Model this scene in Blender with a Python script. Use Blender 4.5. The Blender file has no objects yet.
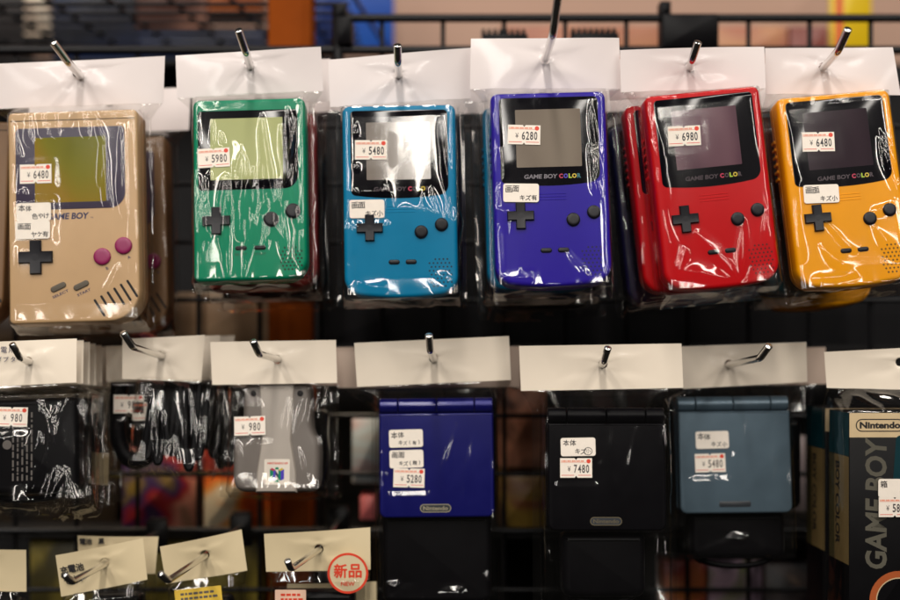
import bpy, bmesh, math, random
import numpy as np
from mathutils import Vector, Matrix, noise

R = math.radians
scene = bpy.context.scene
COL = scene.collection
S = 0.001                                   # everything below is written in millimetres

# ------------------------------------------------------------------ camera
D, PPM, VPX, VPY = 900.0, 1.5, 450.0, 340.0   # distance, photo px per mm at y=0, eye level in the photo
cam_d = bpy.data.cameras.new("camera"); cam = bpy.data.objects.new("camera", cam_d); COL.objects.link(cam)
cam.location = (0, -D*S, 0); cam.rotation_euler = (R(90), 0, 0)
cam_d.sensor_width = 36; cam_d.lens = 54
cam_d.shift_y = (VPY-300)/900
cam_d.clip_start = 0.02; cam_d.clip_end = 50
cam_d.dof.use_dof = True; cam_d.dof.focus_distance = (D+6)*S; cam_d.dof.aperture_fstop = 2.6
cam_d.dof.aperture_blades = 9
scene.camera = cam

def W(px, py, y):                            # a measured photo position at depth y -> mm
    k = (D+y)/D/PPM
    return Vector(((px-VPX)*k, y, (VPY-py)*k))

# ------------------------------------------------------------------ materials
MATS = {}
def nmat(name):
    m = bpy.data.materials.new(name); m.use_nodes = True
    nt = m.node_tree; nt.nodes.clear()
    out = nt.nodes.new('ShaderNodeOutputMaterial')
    MATS[name] = m
    return m, nt, out
def lin(c):
    return tuple((v/255/12.92 if v/255 <= .04045 else ((v/255+.055)/1.055)**2.4) for v in c)+(1,)
def pmat(name, rgb, rough=.4, metal=0, var=.06, scale=60, bump=0, bscale=900, coat=0, spec=.5, rvar=.06):
    """principled with procedural tone and gloss variation; rgb in display values"""
    m, nt, out = nmat(name)
    b = nt.nodes.new('ShaderNodeBsdfPrincipled'); nt.links.new(b.outputs[0], out.inputs[0])
    tc = nt.nodes.new('ShaderNodeTexCoord')
    n = nt.nodes.new('ShaderNodeTexNoise'); n.inputs['Scale'].default_value = scale; n.inputs['Detail'].default_value = 4
    nt.links.new(tc.outputs['Object'], n.inputs['Vector'])
    r = nt.nodes.new('ShaderNodeValToRGB')
    c = lin(rgb)
    r.color_ramp.elements[0].position = .3; r.color_ramp.elements[1].position = .7
    r.color_ramp.elements[0].color = tuple(v*(1-var) for v in c[:3])+(1,)
    r.color_ramp.elements[1].color = tuple(min(1, v*(1+var)) for v in c[:3])+(1,)
    nt.links.new(n.outputs['Fac'], r.inputs[0]); nt.links.new(r.outputs[0], b.inputs['Base Color'])
    mr = nt.nodes.new('ShaderNodeMapRange')
    mr.inputs['To Min'].default_value = max(.02, rough-rvar); mr.inputs['To Max'].default_value = rough+rvar
    nt.links.new(n.outputs['Fac'], mr.inputs['Value']); nt.links.new(mr.outputs[0], b.inputs['Roughness'])
    b.inputs['Metallic'].default_value = metal
    b.inputs['Coat Weight'].default_value = coat; b.inputs['Coat Roughness'].default_value = .08
    b.inputs['Specular IOR Level'].default_value = spec
    if bump:
        n2 = nt.nodes.new('ShaderNodeTexNoise'); n2.inputs['Scale'].default_value = bscale; n2.inputs['Detail'].default_value = 2
        nt.links.new(tc.outputs['Object'], n2.inputs['Vector'])
        bp = nt.nodes.new('ShaderNodeBump'); bp.inputs['Strength'].default_value = bump; bp.inputs['Distance'].default_value = .0005
        nt.links.new(n2.outputs['Fac'], bp.inputs['Height']); nt.links.new(bp.outputs[0], b.inputs['Normal'])
    return m
def artmat(name, cols, scale=18, seed=0, rough=.35, detail=2, stretch=(1, 1, 1)):
    """printed picture: soft patches of several colours"""
    m, nt, out = nmat(name)
    b = nt.nodes.new('ShaderNodeBsdfPrincipled'); nt.links.new(b.outputs[0], out.inputs[0])
    tc = nt.nodes.new('ShaderNodeTexCoord'); mp = nt.nodes.new('ShaderNodeMapping')
    mp.inputs['Location'].default_value = (seed*1.7, seed*.9, seed*2.3); mp.inputs['Scale'].default_value = stretch
    nt.links.new(tc.outputs['Object'], mp.inputs[0])
    n = nt.nodes.new('ShaderNodeTexNoise'); n.inputs['Scale'].default_value = scale; n.inputs['Detail'].default_value = detail
    n.inputs['Distortion'].default_value = .8
    nt.links.new(mp.outputs[0], n.inputs['Vector'])
    r = nt.nodes.new('ShaderNodeValToRGB')
    els = r.color_ramp.elements
    k = len(cols)
    els[0].position = .34; els[0].color = lin(cols[0]); els[1].position = .66; els[1].color = lin(cols[-1])
    for i in range(1, k-1):
        e = els.new(.34+.32*i/(k-1)); e.color = lin(cols[i])
    nt.links.new(n.outputs['Fac'], r.inputs[0]); nt.links.new(r.outputs[0], b.inputs['Base Color'])
    b.inputs['Roughness'].default_value = rough
    return m
def filmmat(name, base=.065, rough=.05, haze=.012):
    """clear polypropylene film: see-through, mirror-like, a breath of milkiness"""
    m, nt, out = nmat(name)
    tr = nt.nodes.new('ShaderNodeBsdfTransparent'); tr.inputs[0].default_value = (.965, .965, .96, 1)
    gl = nt.nodes.new('ShaderNodeBsdfGlossy'); gl.inputs['Roughness'].default_value = rough
    gl.inputs[0].default_value = (1, .985, .96, 1)
    df = nt.nodes.new('ShaderNodeBsdfDiffuse'); df.inputs[0].default_value = (.9, .88, .85, 1)
    lw = nt.nodes.new('ShaderNodeLayerWeight'); lw.inputs[0].default_value = .5
    pw = nt.nodes.new('ShaderNodeMath'); pw.operation = 'POWER'; pw.inputs[1].default_value = 4.0
    nt.links.new(lw.outputs['Facing'], pw.inputs[0])
    ma = nt.nodes.new('ShaderNodeMath'); ma.operation = 'MULTIPLY_ADD'; ma.inputs[1].default_value = .6; ma.inputs[2].default_value = base
    nt.links.new(pw.outputs[0], ma.inputs[0])
    tc = nt.nodes.new('ShaderNodeTexCoord')
    n = nt.nodes.new('ShaderNodeTexNoise'); n.inputs['Scale'].default_value = 160; n.inputs['Detail'].default_value = 3
    nt.links.new(tc.outputs['Object'], n.inputs['Vector'])
    bp = nt.nodes.new('ShaderNodeBump'); bp.inputs['Strength'].default_value = .035; bp.inputs['Distance'].default_value = .0006
    nt.links.new(n.outputs['Fac'], bp.inputs['Height']); nt.links.new(bp.outputs[0], gl.inputs['Normal'])
    m1 = nt.nodes.new('ShaderNodeMixShader'); m1.inputs[0].default_value = haze
    nt.links.new(tr.outputs[0], m1.inputs[1]); nt.links.new(df.outputs[0], m1.inputs[2])
    m2 = nt.nodes.new('ShaderNodeMixShader'); nt.links.new(ma.outputs[0], m2.inputs[0])
    nt.links.new(m1.outputs[0], m2.inputs[1]); nt.links.new(gl.outputs[0], m2.inputs[2])
    nt.links.new(m2.outputs[0], out.inputs[0])
    return m

filmmat('clear_film', .06, .085, .001)
filmmat('stacked_film', .05, .1, .001)
pmat('header_paper', (234, 223, 220), .45, var=.025, scale=30, bump=.12, bscale=60, coat=.25)
pmat('warm_lit_paper', (247, 233, 213), .5, var=.025, scale=30, bump=.1, bscale=60, coat=.15)  # white header paper with the warmer light lower down put into its colour
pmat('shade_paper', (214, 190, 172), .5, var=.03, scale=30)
pmat('falloff_paper', (214, 196, 158), .6, var=.03, scale=40)  # bottom row paper, light falloff and yellow cast put into its colour
pmat('sticker_paper', (243, 232, 218), .55, var=.03, scale=200)
pmat('ink_black', (28, 26, 30), .5)
pmat('ink_print', (58, 54, 57), .6)
pmat('ink_grey', (95, 88, 84), .6)
pmat('ink_red', (222, 62, 34), .5)
pmat('ink_salmon', (232, 130, 96), .6)
pmat('ink_blue', (38, 40, 84), .5)
pmat('chrome', (225, 223, 220), .22, 1, var=.04)
pmat('black_wire', (13, 12, 15), .4, var=.15, bump=.1, spec=.3)
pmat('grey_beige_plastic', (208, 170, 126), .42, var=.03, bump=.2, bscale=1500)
pmat('dark_beige_plastic', (128, 94, 60), .5, var=.05, bump=.2, bscale=1500)  # darker, browner beige for the second and edge consoles
pmat('mauve_bezel', (56, 45, 70), .35, var=.04)
pmat('black_plastic', (9, 8, 11), .4, var=.1, bump=.1, bscale=1500, spec=.12)
pmat('button_black', (20, 19, 25), .4, var=.08, spec=.35)
pmat('bezel_black', (11, 10, 17), .07, var=.05, spec=.4, rvar=.02)
pmat('magenta_button', (140, 30, 84), .38)
pmat('rubber_grey', (92, 84, 72), .75)
pmat('green_plastic', (0, 136, 98), .4, var=.03, bump=.1, bscale=1400, spec=.22)
pmat('teal_plastic', (0, 128, 174), .4, var=.03, bump=.1, bscale=1400, spec=.22)
pmat('purple_plastic', (40, 19, 156), .4, var=.03, bump=.1, bscale=1400, spec=.22)
pmat('red_plastic', (200, 8, 18), .4, var=.03, bump=.1, bscale=1400, spec=.22)
pmat('dark_red_plastic', (160, 40, 40), .4, var=.03, bump=.1, bscale=1400, spec=.22)
pmat('yellow_plastic', (250, 164, 0), .4, var=.03, bump=.1, bscale=1400, spec=.22)
pmat('blue_metallic', (16, 18, 108), .3, .3, var=.04, coat=.3)
pmat('onyx_metallic', (9, 8, 12), .3, 0, var=.06, spec=.15)
pmat('steel_blue_metallic', (92, 112, 126), .36, .4, var=.05, coat=.2)
pmat('n_grey_plastic', (182, 172, 162), .42, var=.03, bump=.1)
pmat('n_grey_dark', (118, 110, 104), .45, var=.03, bump=.1)
pmat('emblem_gold', (176, 166, 140), .35, .3)
pmat('emblem_dim', (110, 100, 78), .4, .3)
pmat('emblem_dark', (46, 50, 56), .4)
pmat('logo_grey', (120, 114, 122), .4); pmat('logo_dim', (58, 40, 50), .4)
pmat('logo_red', (196, 34, 78), .4); pmat('logo_violet', (70, 50, 190), .4); pmat('logo_lime', (176, 206, 50), .4)
pmat('logo_yellow', (214, 186, 50), .4); pmat('logo_teal', (30, 110, 120), .4)
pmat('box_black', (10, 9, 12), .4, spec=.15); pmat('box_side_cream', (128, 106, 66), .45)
pmat('dark_violet_plastic', (28, 20, 66), .4)
pmat('leaflet_paper', (206, 184, 146), .6)
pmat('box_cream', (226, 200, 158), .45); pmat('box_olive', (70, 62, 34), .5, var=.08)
pmat('box_teal', (4, 54, 62), .35); pmat('box_grey_print', (96, 92, 80), .5); pmat('box_orange', (186, 92, 44), .45)
pmat('wood', (138, 64, 12), .8, spec=.08, var=.18, scale=12)
pmat('yellow_tag', (228, 190, 70), .55, var=.05)
pmat('pink_tag', (236, 196, 170), .6)
pmat('speaker_dark', (20, 16, 18), .7)
def screenmat(name, a, b, rough=.1, scale=22, seed=0):
    m = artmat(name, [a, b], scale, seed, rough, 1, (1, 1, .5))
    return m
artmat('lcd_olive', [(150, 118, 10), (126, 120, 12), (104, 108, 14)], 14, 3, .12, 1, (1, 1, .6))
screenmat('lcd_pale', (184, 190, 132), (196, 200, 142), .12)
screenmat('lcd_grey', (128, 116, 104), (150, 138, 124), .1)
screenmat('lcd_silver', (122, 112, 104), (140, 128, 116), .1)
screenmat('lcd_mauve', (84, 52, 66), (124, 90, 100), .1)
screenmat('lcd_dark', (40, 26, 36), (52, 36, 46), .1)

# ------------------------------------------------------------------ mesh builder
class MB:
    def __init__(s): s.v = []; s.f = []; s.m = []; s.keys = []
    def key(s, k):
        if k not in s.keys: s.keys.append(k)
        return s.keys.index(k)
    def add(s, vs, fs, mat):
        o = len(s.v); k = s.key(mat)
        s.v += [tuple(v) for v in vs]; s.f += [tuple(i+o for i in f) for f in fs]; s.m += [k]*len(fs)
    def map(s, M):
        s.v = [tuple(M @ Vector(v)) for v in s.v]; return s
    def build(s, name, parent=None, origin=(0, 0, 0), smooth=True, recalc=True, angle=38):
        me = bpy.data.meshes.new(name)
        ox, oy, oz = origin
        me.from_pydata([((x-ox)*S, (y-oy)*S, (z-oz)*S) for x, y, z in s.v], [], s.f)
        for k in s.keys: me.materials.append(MATS[k])
        me.polygons.foreach_set('material_index', s.m)
        if recalc:
            bm = bmesh.new(); bm.from_mesh(me); bmesh.ops.recalc_face_normals(bm, faces=bm.faces); bm.to_mesh(me); bm.free()
        if smooth:
            me.polygons.foreach_set('use_smooth', [True]*len(me.polygons))
            me.set_sharp_from_angle(angle=R(angle))
        me.update()
        o = bpy.data.objects.new(name, me); COL.objects.link(o)
        if parent: o.parent = parent
        return o

def tag(o, label=None, cat=None, group=None, kind=None):
    if label: o['label'] = label
    if cat: o['category'] = cat
    if group: o['group'] = group
    if kind: o['kind'] = kind
    return o
def thing(name, label, cat, loc=(0, 0, 0), M=None, group=None):
    o = bpy.data.objects.new(name, None); COL.objects.link(o); o.empty_display_size = .01
    if M is not None:
        Q = M.copy(); Q.translation = M.translation*S; o.matrix_world = Q
    else: o.location = Vector(loc)*S
    return tag(o, label, cat, group)

def pose(px, py, y, roll=0, tilt=0, yaw=0):
    return (Matrix.Translation(W(px, py, y)) @ Matrix.Rotation(R(yaw), 4, 'Z')
            @ Matrix.Rotation(R(tilt), 4, 'X') @ Matrix.Rotation(R(roll), 4, 'Y'))
def at(M, px, py):                           # measured position -> (x, z) on the front plane of a posed thing
    o = Vector((0, -D, 0)); d = W(px, py, 0)-o
    Mi = M.inverted(); lo = Mi @ o; ld = Mi.to_3x3() @ d
    t = -lo.y/ld.y; p = lo+ld*t
    return p.x, p.z

# ---- outlines, all counter-clockwise as seen from the front (-y)
def rrect(x0, z0, x1, z1, r=1, n=5, sag=0, sagtop=0):
    """r: one radius or (bottom-left, bottom-right, top-right, top-left); sag bows the bottom edge down"""
    if not isinstance(r, tuple): r = (r,)*4
    P = []
    def arc(cx, cz, rr, a0):
        for i in range(n+1):
            a = R(a0+90*i/n); P.append((cx+rr*math.cos(a), cz+rr*math.sin(a)))
    arc(x0+r[0], z0+r[0], r[0], 180)
    if sag or n > 4:
        for i in range(1, 8): P.append((x0+r[0]+(x1-r[1]-x0-r[0])*i/8, z0))
    arc(x1-r[1], z0+r[1], r[1], 270); arc(x1-r[2], z1-r[2], r[2], 0)
    arc(x0+r[3], z1-r[3], r[3], 90)
    if sag or sagtop:
        cx = (x0+x1)/2; hw = (x1-x0)/2
        P = [(x, z-(sag*(1-((x-cx)/hw)**2) if z < (z0+z1)/2 else -sagtop*(1-((x-cx)/hw)**2))) for x, z in P]
    return P
def circ(cx, cz, r, n=28, rz=None):
    rz = rz or r
    return [(cx+r*math.cos(2*math.pi*i/n), cz+rz*math.sin(2*math.pi*i/n)) for i in range(n)]
def rot2(P, a, cx, cz):
    c, s = math.cos(R(a)), math.sin(R(a))
    return [(cx+(x-cx)*c-(z-cz)*s, cz+(x-cx)*s+(z-cz)*c) for x, z in P]
def cross(cx, cz, size, w):
    a, b = size/2, w/2
    P = [(-b, -a), (b, -a), (b, -b), (a, -b), (a, b), (b, b), (b, a), (-b, a), (-b, b), (-a, b), (-a, -b), (-b, -b)]
    return [(cx+x, cz+z) for x, z in P]
def inset(P, d):
    Q = []
    n = len(P)
    for i in range(n):
        a, b, c = P[i-1], P[i], P[(i+1) % n]
        e1 = (b[0]-a[0], b[1]-a[1]); e2 = (c[0]-b[0], c[1]-b[1])
        l1 = math.hypot(*e1) or 1e-9; l2 = math.hypot(*e2) or 1e-9
        n1 = (e1[1]/l1, -e1[0]/l1); n2 = (e2[1]/l2, -e2[0]/l2)
        k = 1+n1[0]*n2[0]+n1[1]*n2[1]
        k = max(k, .35)
        Q.append((b[0]-(n1[0]+n2[0])/k*d, b[1]-(n1[1]+n2[1])/k*d))
    return Q
def prism(mb, P, rings, mat, cap_front=True, cap_back=True):
    """rings: (inset, y) from front to back"""
    vs = []; n = len(P)
    for d, y in rings:
        Q = inset(P, d) if d else P
        vs += [(x, y, z) for x, z in Q]
    fs = []
    for k in range(len(rings)-1):
        for i in range(n):
            j = (i+1) % n
            fs.append((k*n+i, (k+1)*n+i, (k+1)*n+j, k*n+j))
    if cap_front: fs.append(tuple(range(n)))
    if cap_back: fs.append(tuple(reversed(range((len(rings)-1)*n, len(rings)*n))))
    mb.add(vs, fs, mat)
def sheet(mb, P, y, mat):
    mb.add([(x, y, z) for x, z in P], [tuple(range(len(P)))], mat)
def boxm(mb, x0, y0, z0, x1, y1, z1, mat, bev=1.0):
    prism(mb, rrect(x0, z0, x1, z1, max(bev, .05), 3), [(bev, y0), (bev*.3, y0+bev*.3), (0, y0+bev), (0, y1-bev), (bev, y1)], mat)
def tube(mb, pts, r, mat, n=12, cap=True):
    pts = [Vector(p) for p in pts]
    rs = r if isinstance(r, list) else [r]*len(pts)
    up = Vector((0, 0, 1)); vs = []; prev = None
    for i, p in enumerate(pts):
        t = (pts[min(i+1, len(pts)-1)]-pts[max(i-1, 0)]).normalized()
        if prev is None:
            a = t.cross(up)
            if a.length < 1e-3: a = t.cross(Vector((1, 0, 0)))
            a.normalize()
        else:
            a = (prev-t*prev.dot(t)).normalized()
        b = t.cross(a); prev = a
        for k in range(n):
            g = 2*math.pi*k/n; vs.append(p+(a*math.cos(g)+b*math.sin(g))*rs[i])
    fs = []
    for i in range(len(pts)-1):
        for k in range(n):
            l = (k+1) % n
            fs.append((i*n+k, i*n+l, (i+1)*n+l, (i+1)*n+k))
    if cap: fs += [tuple(range(n)), tuple(range((len(pts)-1)*n, len(pts)*n))]
    mb.add(vs, fs, mat)
def smoothpath(pts, it=3):
    pts = [Vector(p) for p in pts]
    for _ in range(it):
        q = [pts[0]]
        for a, b in zip(pts, pts[1:]): q += [a*.75+b*.25, a*.25+b*.75]
        q.append(pts[-1]); pts = q
    return pts

# ---- lettering
_tc = {}
def glyphs(body, bold=0.0):
    k = (body, bold)
    if k in _tc: return _tc[k]
    c = bpy.data.curves.new('lettering', 'FONT'); c.body = body; c.size = 1; c.resolution_u = 3; c.offset = bold
    o = bpy.data.objects.new('lettering', c); COL.objects.link(o)
    dg = bpy.context.evaluated_depsgraph_get()
    me = bpy.data.meshes.new_from_object(o.evaluated_get(dg))
    vs = [(v.co.x, v.co.y) for v in me.vertices]; fs = [tuple(p.vertices) for p in me.polygons]
    bpy.data.objects.remove(o); bpy.data.curves.remove(c); bpy.data.meshes.remove(me)
    _tc[k] = (vs, fs); return vs, fs
def letter(mb, body, cx, cz, w, h, y, mat, rot=0, bold=0.0, shear=0):
    """lettering fitted into a w x h mm rectangle (either may be None to keep the aspect)"""
    vs, fs = glyphs(body, bold)
    if not vs: return
    xs = [v[0] for v in vs]; ys = [v[1] for v in vs]
    bw, bh = max(xs)-min(xs), max(ys)-min(ys); mx, my = (max(xs)+min(xs))/2, (max(ys)+min(ys))/2
    sx = w/bw if w else None; sy = h/bh if h else None
    sx = sx or sy; sy = sy or sx
    c, s = math.cos(R(rot)), math.sin(R(rot)); out = []
    for x, z in vs:
        z = (z-my)*sy; x = (x-mx)*sx+z*shear
        out.append((cx+x*c-z*s, y, cz+x*s+z*c))
    mb.add(out, fs, mat)

def heavy(mb, body, cx, cz, w, h, y, mat, d, rot=0):       # thick brush or marker strokes
    for k, (dx, dz) in enumerate(((-d, 0), (d, 0), (0, d), (0, -d), (0, 0))):
        letter(mb, body, cx+dx, cz+dz, w, h, y-.012*k, mat, rot)
# ------------------------------------------------------------------ film bags
CREASE = 1.3
def creases(P, cr):
    """sum of soft-crested folds; P is (n,2) local x,z"""
    h = np.zeros(len(P))
    for x0, z0, x1, z1, w, a, sharp in cr:
        d = np.array([x1-x0, z1-z0]); L = np.hypot(*d)+1e-9; u = d/L
        q = P-np.array([x0, z0]); s = (q@u)/L; t = q@np.array([-u[1], u[0]])
        wob = t-np.sin(s*5+x0)*w*.35
        tap = np.clip(s, 0, 1)*np.clip(1-s, 0, 1)*4
        tap = np.where((s > 0) & (s < 1), tap**.6*(.55+.75*s), 0)      # folds open downwards
        ww = w*(.35+.65*tap)
        prof = np.exp(-np.abs(wob)/ww) if sharp else 1/(1+(wob/ww)**2)**1.5
        h += CREASE*a*tap*prof*(1+.34*np.sin(s*L/5.5+x0*3+z0))
    return h
def film_bag(o, org, M, hw, zt, zb, T, eL, eR, ext=5, flange=3, cr=(), crumple=1.0, seed=0, rects=(), res=1.0, gap=.5, mat='clear_film', front=.35, yt=None, swell=.8):
    """clear film wrapped round a product. eL/eR: ends of the header's lower edge (mm, world)."""
    ys = T*.8 if yt is None else yt
    ctl = [(-hw-1.2-flange, ys+1), (-hw-1.2, ys), (-hw-.7, 5), (-hw+.2, 1.2), (-hw+2.2, -gap)]
    ctl = ctl+[(-x, y) for x, y in reversed(ctl)]
    seg = [math.dist(a, b) for a, b in zip(ctl, ctl[1:])]; tot = sum(seg)
    N = int(tot/.85*res)
    cs = []
    for i in range(N):
        d = tot*i/(N-1); k = 0
        while k < len(seg)-1 and d > seg[k]: d -= seg[k]; k += 1
        f = min(1, d/seg[k]); a, b = ctl[k], ctl[k+1]
        cs.append([a[0]+(b[0]-a[0])*f, a[1]+(b[1]-a[1])*f])
    cs = np.array(cs)
    for _ in range(3): cs[1:-1] = (cs[:-2]+2*cs[1:-1]+cs[2:])/4
    Mi = M.inverted()
    la, lb = Mi @ eL, Mi @ eR
    n1, n2, n3 = int(26*res), int((zt-zb)/.85*res), int(18*res)
    fr = np.linspace(0, 1, N)
    rows = []
    top = np.stack([cs[:, 0], cs[:, 1], np.full(N, zt-1.0)], 1)
    edge = np.stack([la.x+(lb.x-la.x)*fr, la.y+(lb.y-la.y)*fr, la.z+(lb.z-la.z)*fr], 1)
    for i in range(n1):
        t = i/n1; e = t*t*(3-2*t)*.45+t*.55
        hx = 1-(1-t)**1.35
        r = edge*(1-e)+top*e
        r[:, 0] = edge[:, 0]*(1-hx)+top[:, 0]*hx
        rows.append(r)
    for i in range(n2+1):
        r = top.copy(); r[:, 2] = zt-1+(zb+1-zt+1)*i/n2
        rows.append(r)
    bot = rows[-1]
    end = bot.copy(); end[:, 1] = ys+1; end[:, 2] = zb-ext
    cx = (cs[0, 0]+cs[-1, 0])/2
    for i in range(1, n3+1):
        t = i/n3; e = t**.8
        r = bot*(1-e)+end*e
        r[:, 2] = bot[:, 2]*(1-t)+end[:, 2]*t
        r[:, 1] = bot[:, 1]*(1-e**1.3)+end[:, 1]*e**1.3
        rows.append(r)
    G = np.array(rows)                                    # rows x N x 3
    du = np.gradient(G, axis=1); dv = np.gradient(G, axis=0)
    nn = np.cross(du, dv); nn /= np.linalg.norm(nn, axis=2, keepdims=True)+1e-9
    if nn[G.shape[0]//2, N//2, 1] > 0: nn = -nn
    P = G[:, :, (0, 2)].reshape(-1, 2)
    h = creases(P, cr)
    # crumple: ridged noise, calm over the middle of the face, lively at shoulders, sides and bottom
    rnd = random.Random(seed); off = Vector((rnd.random()*50, rnd.random()*50, rnd.random()*50))
    X = G.reshape(-1, 3)
    edgex = np.clip((np.abs(X[:, 0])-(hw-7))/7, 0, 1)
    bott = np.clip((zb+13-X[:, 2])/13, 0, 1); topm = np.clip((X[:, 2]-(zt-8))/8, 0, 1)
    mask = np.maximum(np.maximum(edgex*.9, bott*1.5), topm)
    mask = front+(1-front)*mask
    hn = np.empty(len(X)); hd = np.empty(len(X))
    for i, p in enumerate(X):
        q = Vector((p[0]*.055, p[1]*.06, p[2]*.026))+off
        a = noise.noise(q); b = noise.noise(q*2.3+Vector((7, 3, 1)))
        c = noise.noise(Vector((p[0]*.028+p[2]*.02, p[1]*.05, p[2]*.02-p[0]*.016))-off)
        d = noise.noise(Vector((p[0]*.02, 4.2, p[2]*.018))+off)
        hn[i] = (1-abs(a)*2.2)*.9+(1-abs(b)*2.2)*.05+c*.6; hd[i] = d
    h = h+crumple*mask*(hn+.9)*.62+(hd+.5)*swell
    damp = np.ones(len(X))
    for x0, z0, x1, z1 in rects:                          # film is taut under a sticker
        dx = np.maximum(np.maximum(x0-X[:, 0], X[:, 0]-x1), 0); dz = np.maximum(np.maximum(z0-X[:, 2], X[:, 2]-z1), 0)
        damp *= np.where(np.abs(X[:, 0]) < hw+2, np.clip(np.hypot(dx, dz)/6, 0, 1)**2*(3-2*np.clip(np.hypot(dx, dz)/6, 0, 1)), 1)
    k = np.ones(G.shape[:2]); k[0] = 0; k[1] = .4
    h = np.clip(h, -.1, None)*damp*k.reshape(-1)
    X = X+nn.reshape(-1, 3)*h[:, None]
    Mn = np.array(M); Xw = X@Mn[:3, :3].T+Mn[:3, 3]
    nr = G.shape[0]
    idx = np.arange(nr*N).reshape(nr, N)
    F = np.stack([idx[:-1, :-1], idx[1:, :-1], idx[1:, 1:], idx[:-1, 1:]], -1).reshape(-1, 4)
    mb = MB(); k0 = mb.key(mat)
    mb.v = [tuple(p) for p in Xw]; mb.f = [tuple(f) for f in F.tolist()]; mb.m = [k0]*len(mb.f)
    # rear sheet
    Bk = []
    for r in (0, n1, n1+n2, nr-1):
        a, b = Xw[idx[r, 0]], Xw[idx[r, -1]]
        yb = T+1.2
        for t in (0, .03, .97, 1):
            p = Vector(a*(1-t)+b*t)
            if t in (.03, .97) and 0 < r < nr-1:
                l = Mi @ p; l.y = max(l.y, yb); p = M @ l
            Bk.append(p)
    fs = [(r*4+c, r*4+c+1, r*4+c+5, r*4+c+4) for r in range(3) for c in range(3)]
    mb.add(Bk, fs, mat)
    return mb.build('film', o, org, recalc=False, angle=180)

def header(o, org, TL, TR, BR, BL, y, hole=None, hr=3.2, mat='header_paper', bow=1.2, seed=0, name='header_card'):
    """paper header: corners given as measured photo positions at depth y; pierced by its hook"""
    c = [W(p[0], p[1], y) for p in (BL, BR, TR, TL)]
    if hole is None: hole = ((TL[0]+TR[0])/2, TL[1]+(BL[1]-TL[1])*.35)
    H = W(hole[0], hole[1], y)
    P = [(v.x, v.z) for v in c]
    pts = []
    for i in range(4):
        a, b = P[i], P[(i+1) % 4]; n = 14 if i % 2 == 0 else 6
        pts += [(a[0]+(b[0]-a[0])*k/n, a[1]+(b[1]-a[1])*k/n) for k in range(n)]
    rnd = random.Random(seed); ph = rnd.random()*6
    n = len(pts); vs = []; K = 9
    wid = P[1][0]-P[0][0]
    for k in range(K+1):
        f = (k/K)**1.4
        for x, z in pts:
            a = math.atan2(z-H.z, x-H.x)
            ix, iz = H.x+hr*math.cos(a), H.z+hr*math.sin(a)
            X, Z = ix+(x-ix)*f, iz+(z-iz)*f
            u = (X-(P[0][0]+P[1][0])/2)/wid
            v = (Z-P[0][1])/max(1, P[3][1]-P[0][1])
            dy = bow*(4*u*u)+.7*math.sin(u*9+ph)*(1-f*.3)*.5+.5*math.exp(-((f-.25)/.2)**2)*math.sin(3*a+ph)+v*v*1.4*math.sin(u*4+ph*2)
            vs.append((X, y+dy-.3 if f > 0 else y, Z))
    fs = [(k*n+i, k*n+(i+1) % n, (k+1)*n+(i+1) % n, (k+1)*n+i) for k in range(K) for i in range(n)]
    mb = MB(); mb.add(vs, fs, mat)
    ob = mb.build(name, o, org, recalc=False, angle=180)
    md = ob.modifiers.new('paper_thickness', 'SOLIDIFY'); md.thickness = .0004; md.offset = 0; md.use_rim = False
    return ob, c

def price_sticker(o, org, M, cx, cz, price, w=22, h=13.4, rot=0, y=-.9, faint=False):
    m = MB()
    P = [(-w/2, -h/2), (-1, -h/2), (0, -h/2+1.3), (1, -h/2), (w/2, -h/2), (w/2, h/2), (1, h/2), (0, h/2-1.3), (-1, h/2), (-w/2, h/2)]
    P = rot2([(cx+x, cz+z) for x, z in P], rot, cx, cz)
    prism(m, P, [(0, y), (0, y+.12)], 'sticker_paper')
    s = m.map(M).build('price_sticker', o, org, smooth=False)
    p = MB()
    def q(x, z): return rot2([(cx+x, cz+z)], rot, cx, cz)[0]
    def bar(x0, z0, x1, z1, mat, yy): sheet(p, rot2(rrect(cx+x0, cz+z0, cx+x1, cz+z1, .05, 1), rot, cx, cz), yy, mat)
    for i in range(15):                                    # fine red shop line, too small to read
        bar(-w/2+.8+i*1.05, h/2-2.5, -w/2+.8+i*1.05+(.8 if i % 3 else .5), h/2-1.5, 'ink_salmon', y-.05)
    bar(-w/2+.6, h/2-2.95, w/2-3.6, h/2-2.7, 'ink_salmon', y-.05)
    bar(-w/2+.8, -h/2+1.5, -1.4, -h/2+1.9, 'ink_red', y-.05); bar(1.4, -h/2+1.5, w/2-.8, -h/2+1.9, 'ink_red', y-.05)
    c = q(w/2-2.4, h/2-2.1); sheet(p, circ(c[0], c[1], 1.5, 18), y-.06, 'ink_red')
    ink = 'ink_grey' if faint else 'ink_print'
    c = q(-w/2+6.2, -.6); letter(p, '¥', c[0], c[1], 2.1, 3.6, y-.05, ink, rot)
    if len(price) == 4:
        for i, ch in enumerate(price):
            c = q(-w/2+10.6+i*2.75, -.6); letter(p, ch, c[0], c[1], 2.2 if ch != '1' else 1.2, 5.7, y-.05, ink, rot, .02)
    else:
        for i, ch in enumerate(price):
            c = q(-w/2+11.5+i*2.9, -.6); letter(p, ch, c[0], c[1], 2.2, 5.7, y-.05, ink, rot, .02)
    pp = p.map(M).build('printing', s, (0, 0, 0), smooth=False, recalc=False)
    pp.location = -Vector(org)*S
    return (cx-w/2-1, cz-h/2-1, cx+w/2+1, cz+h/2+1)
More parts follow.
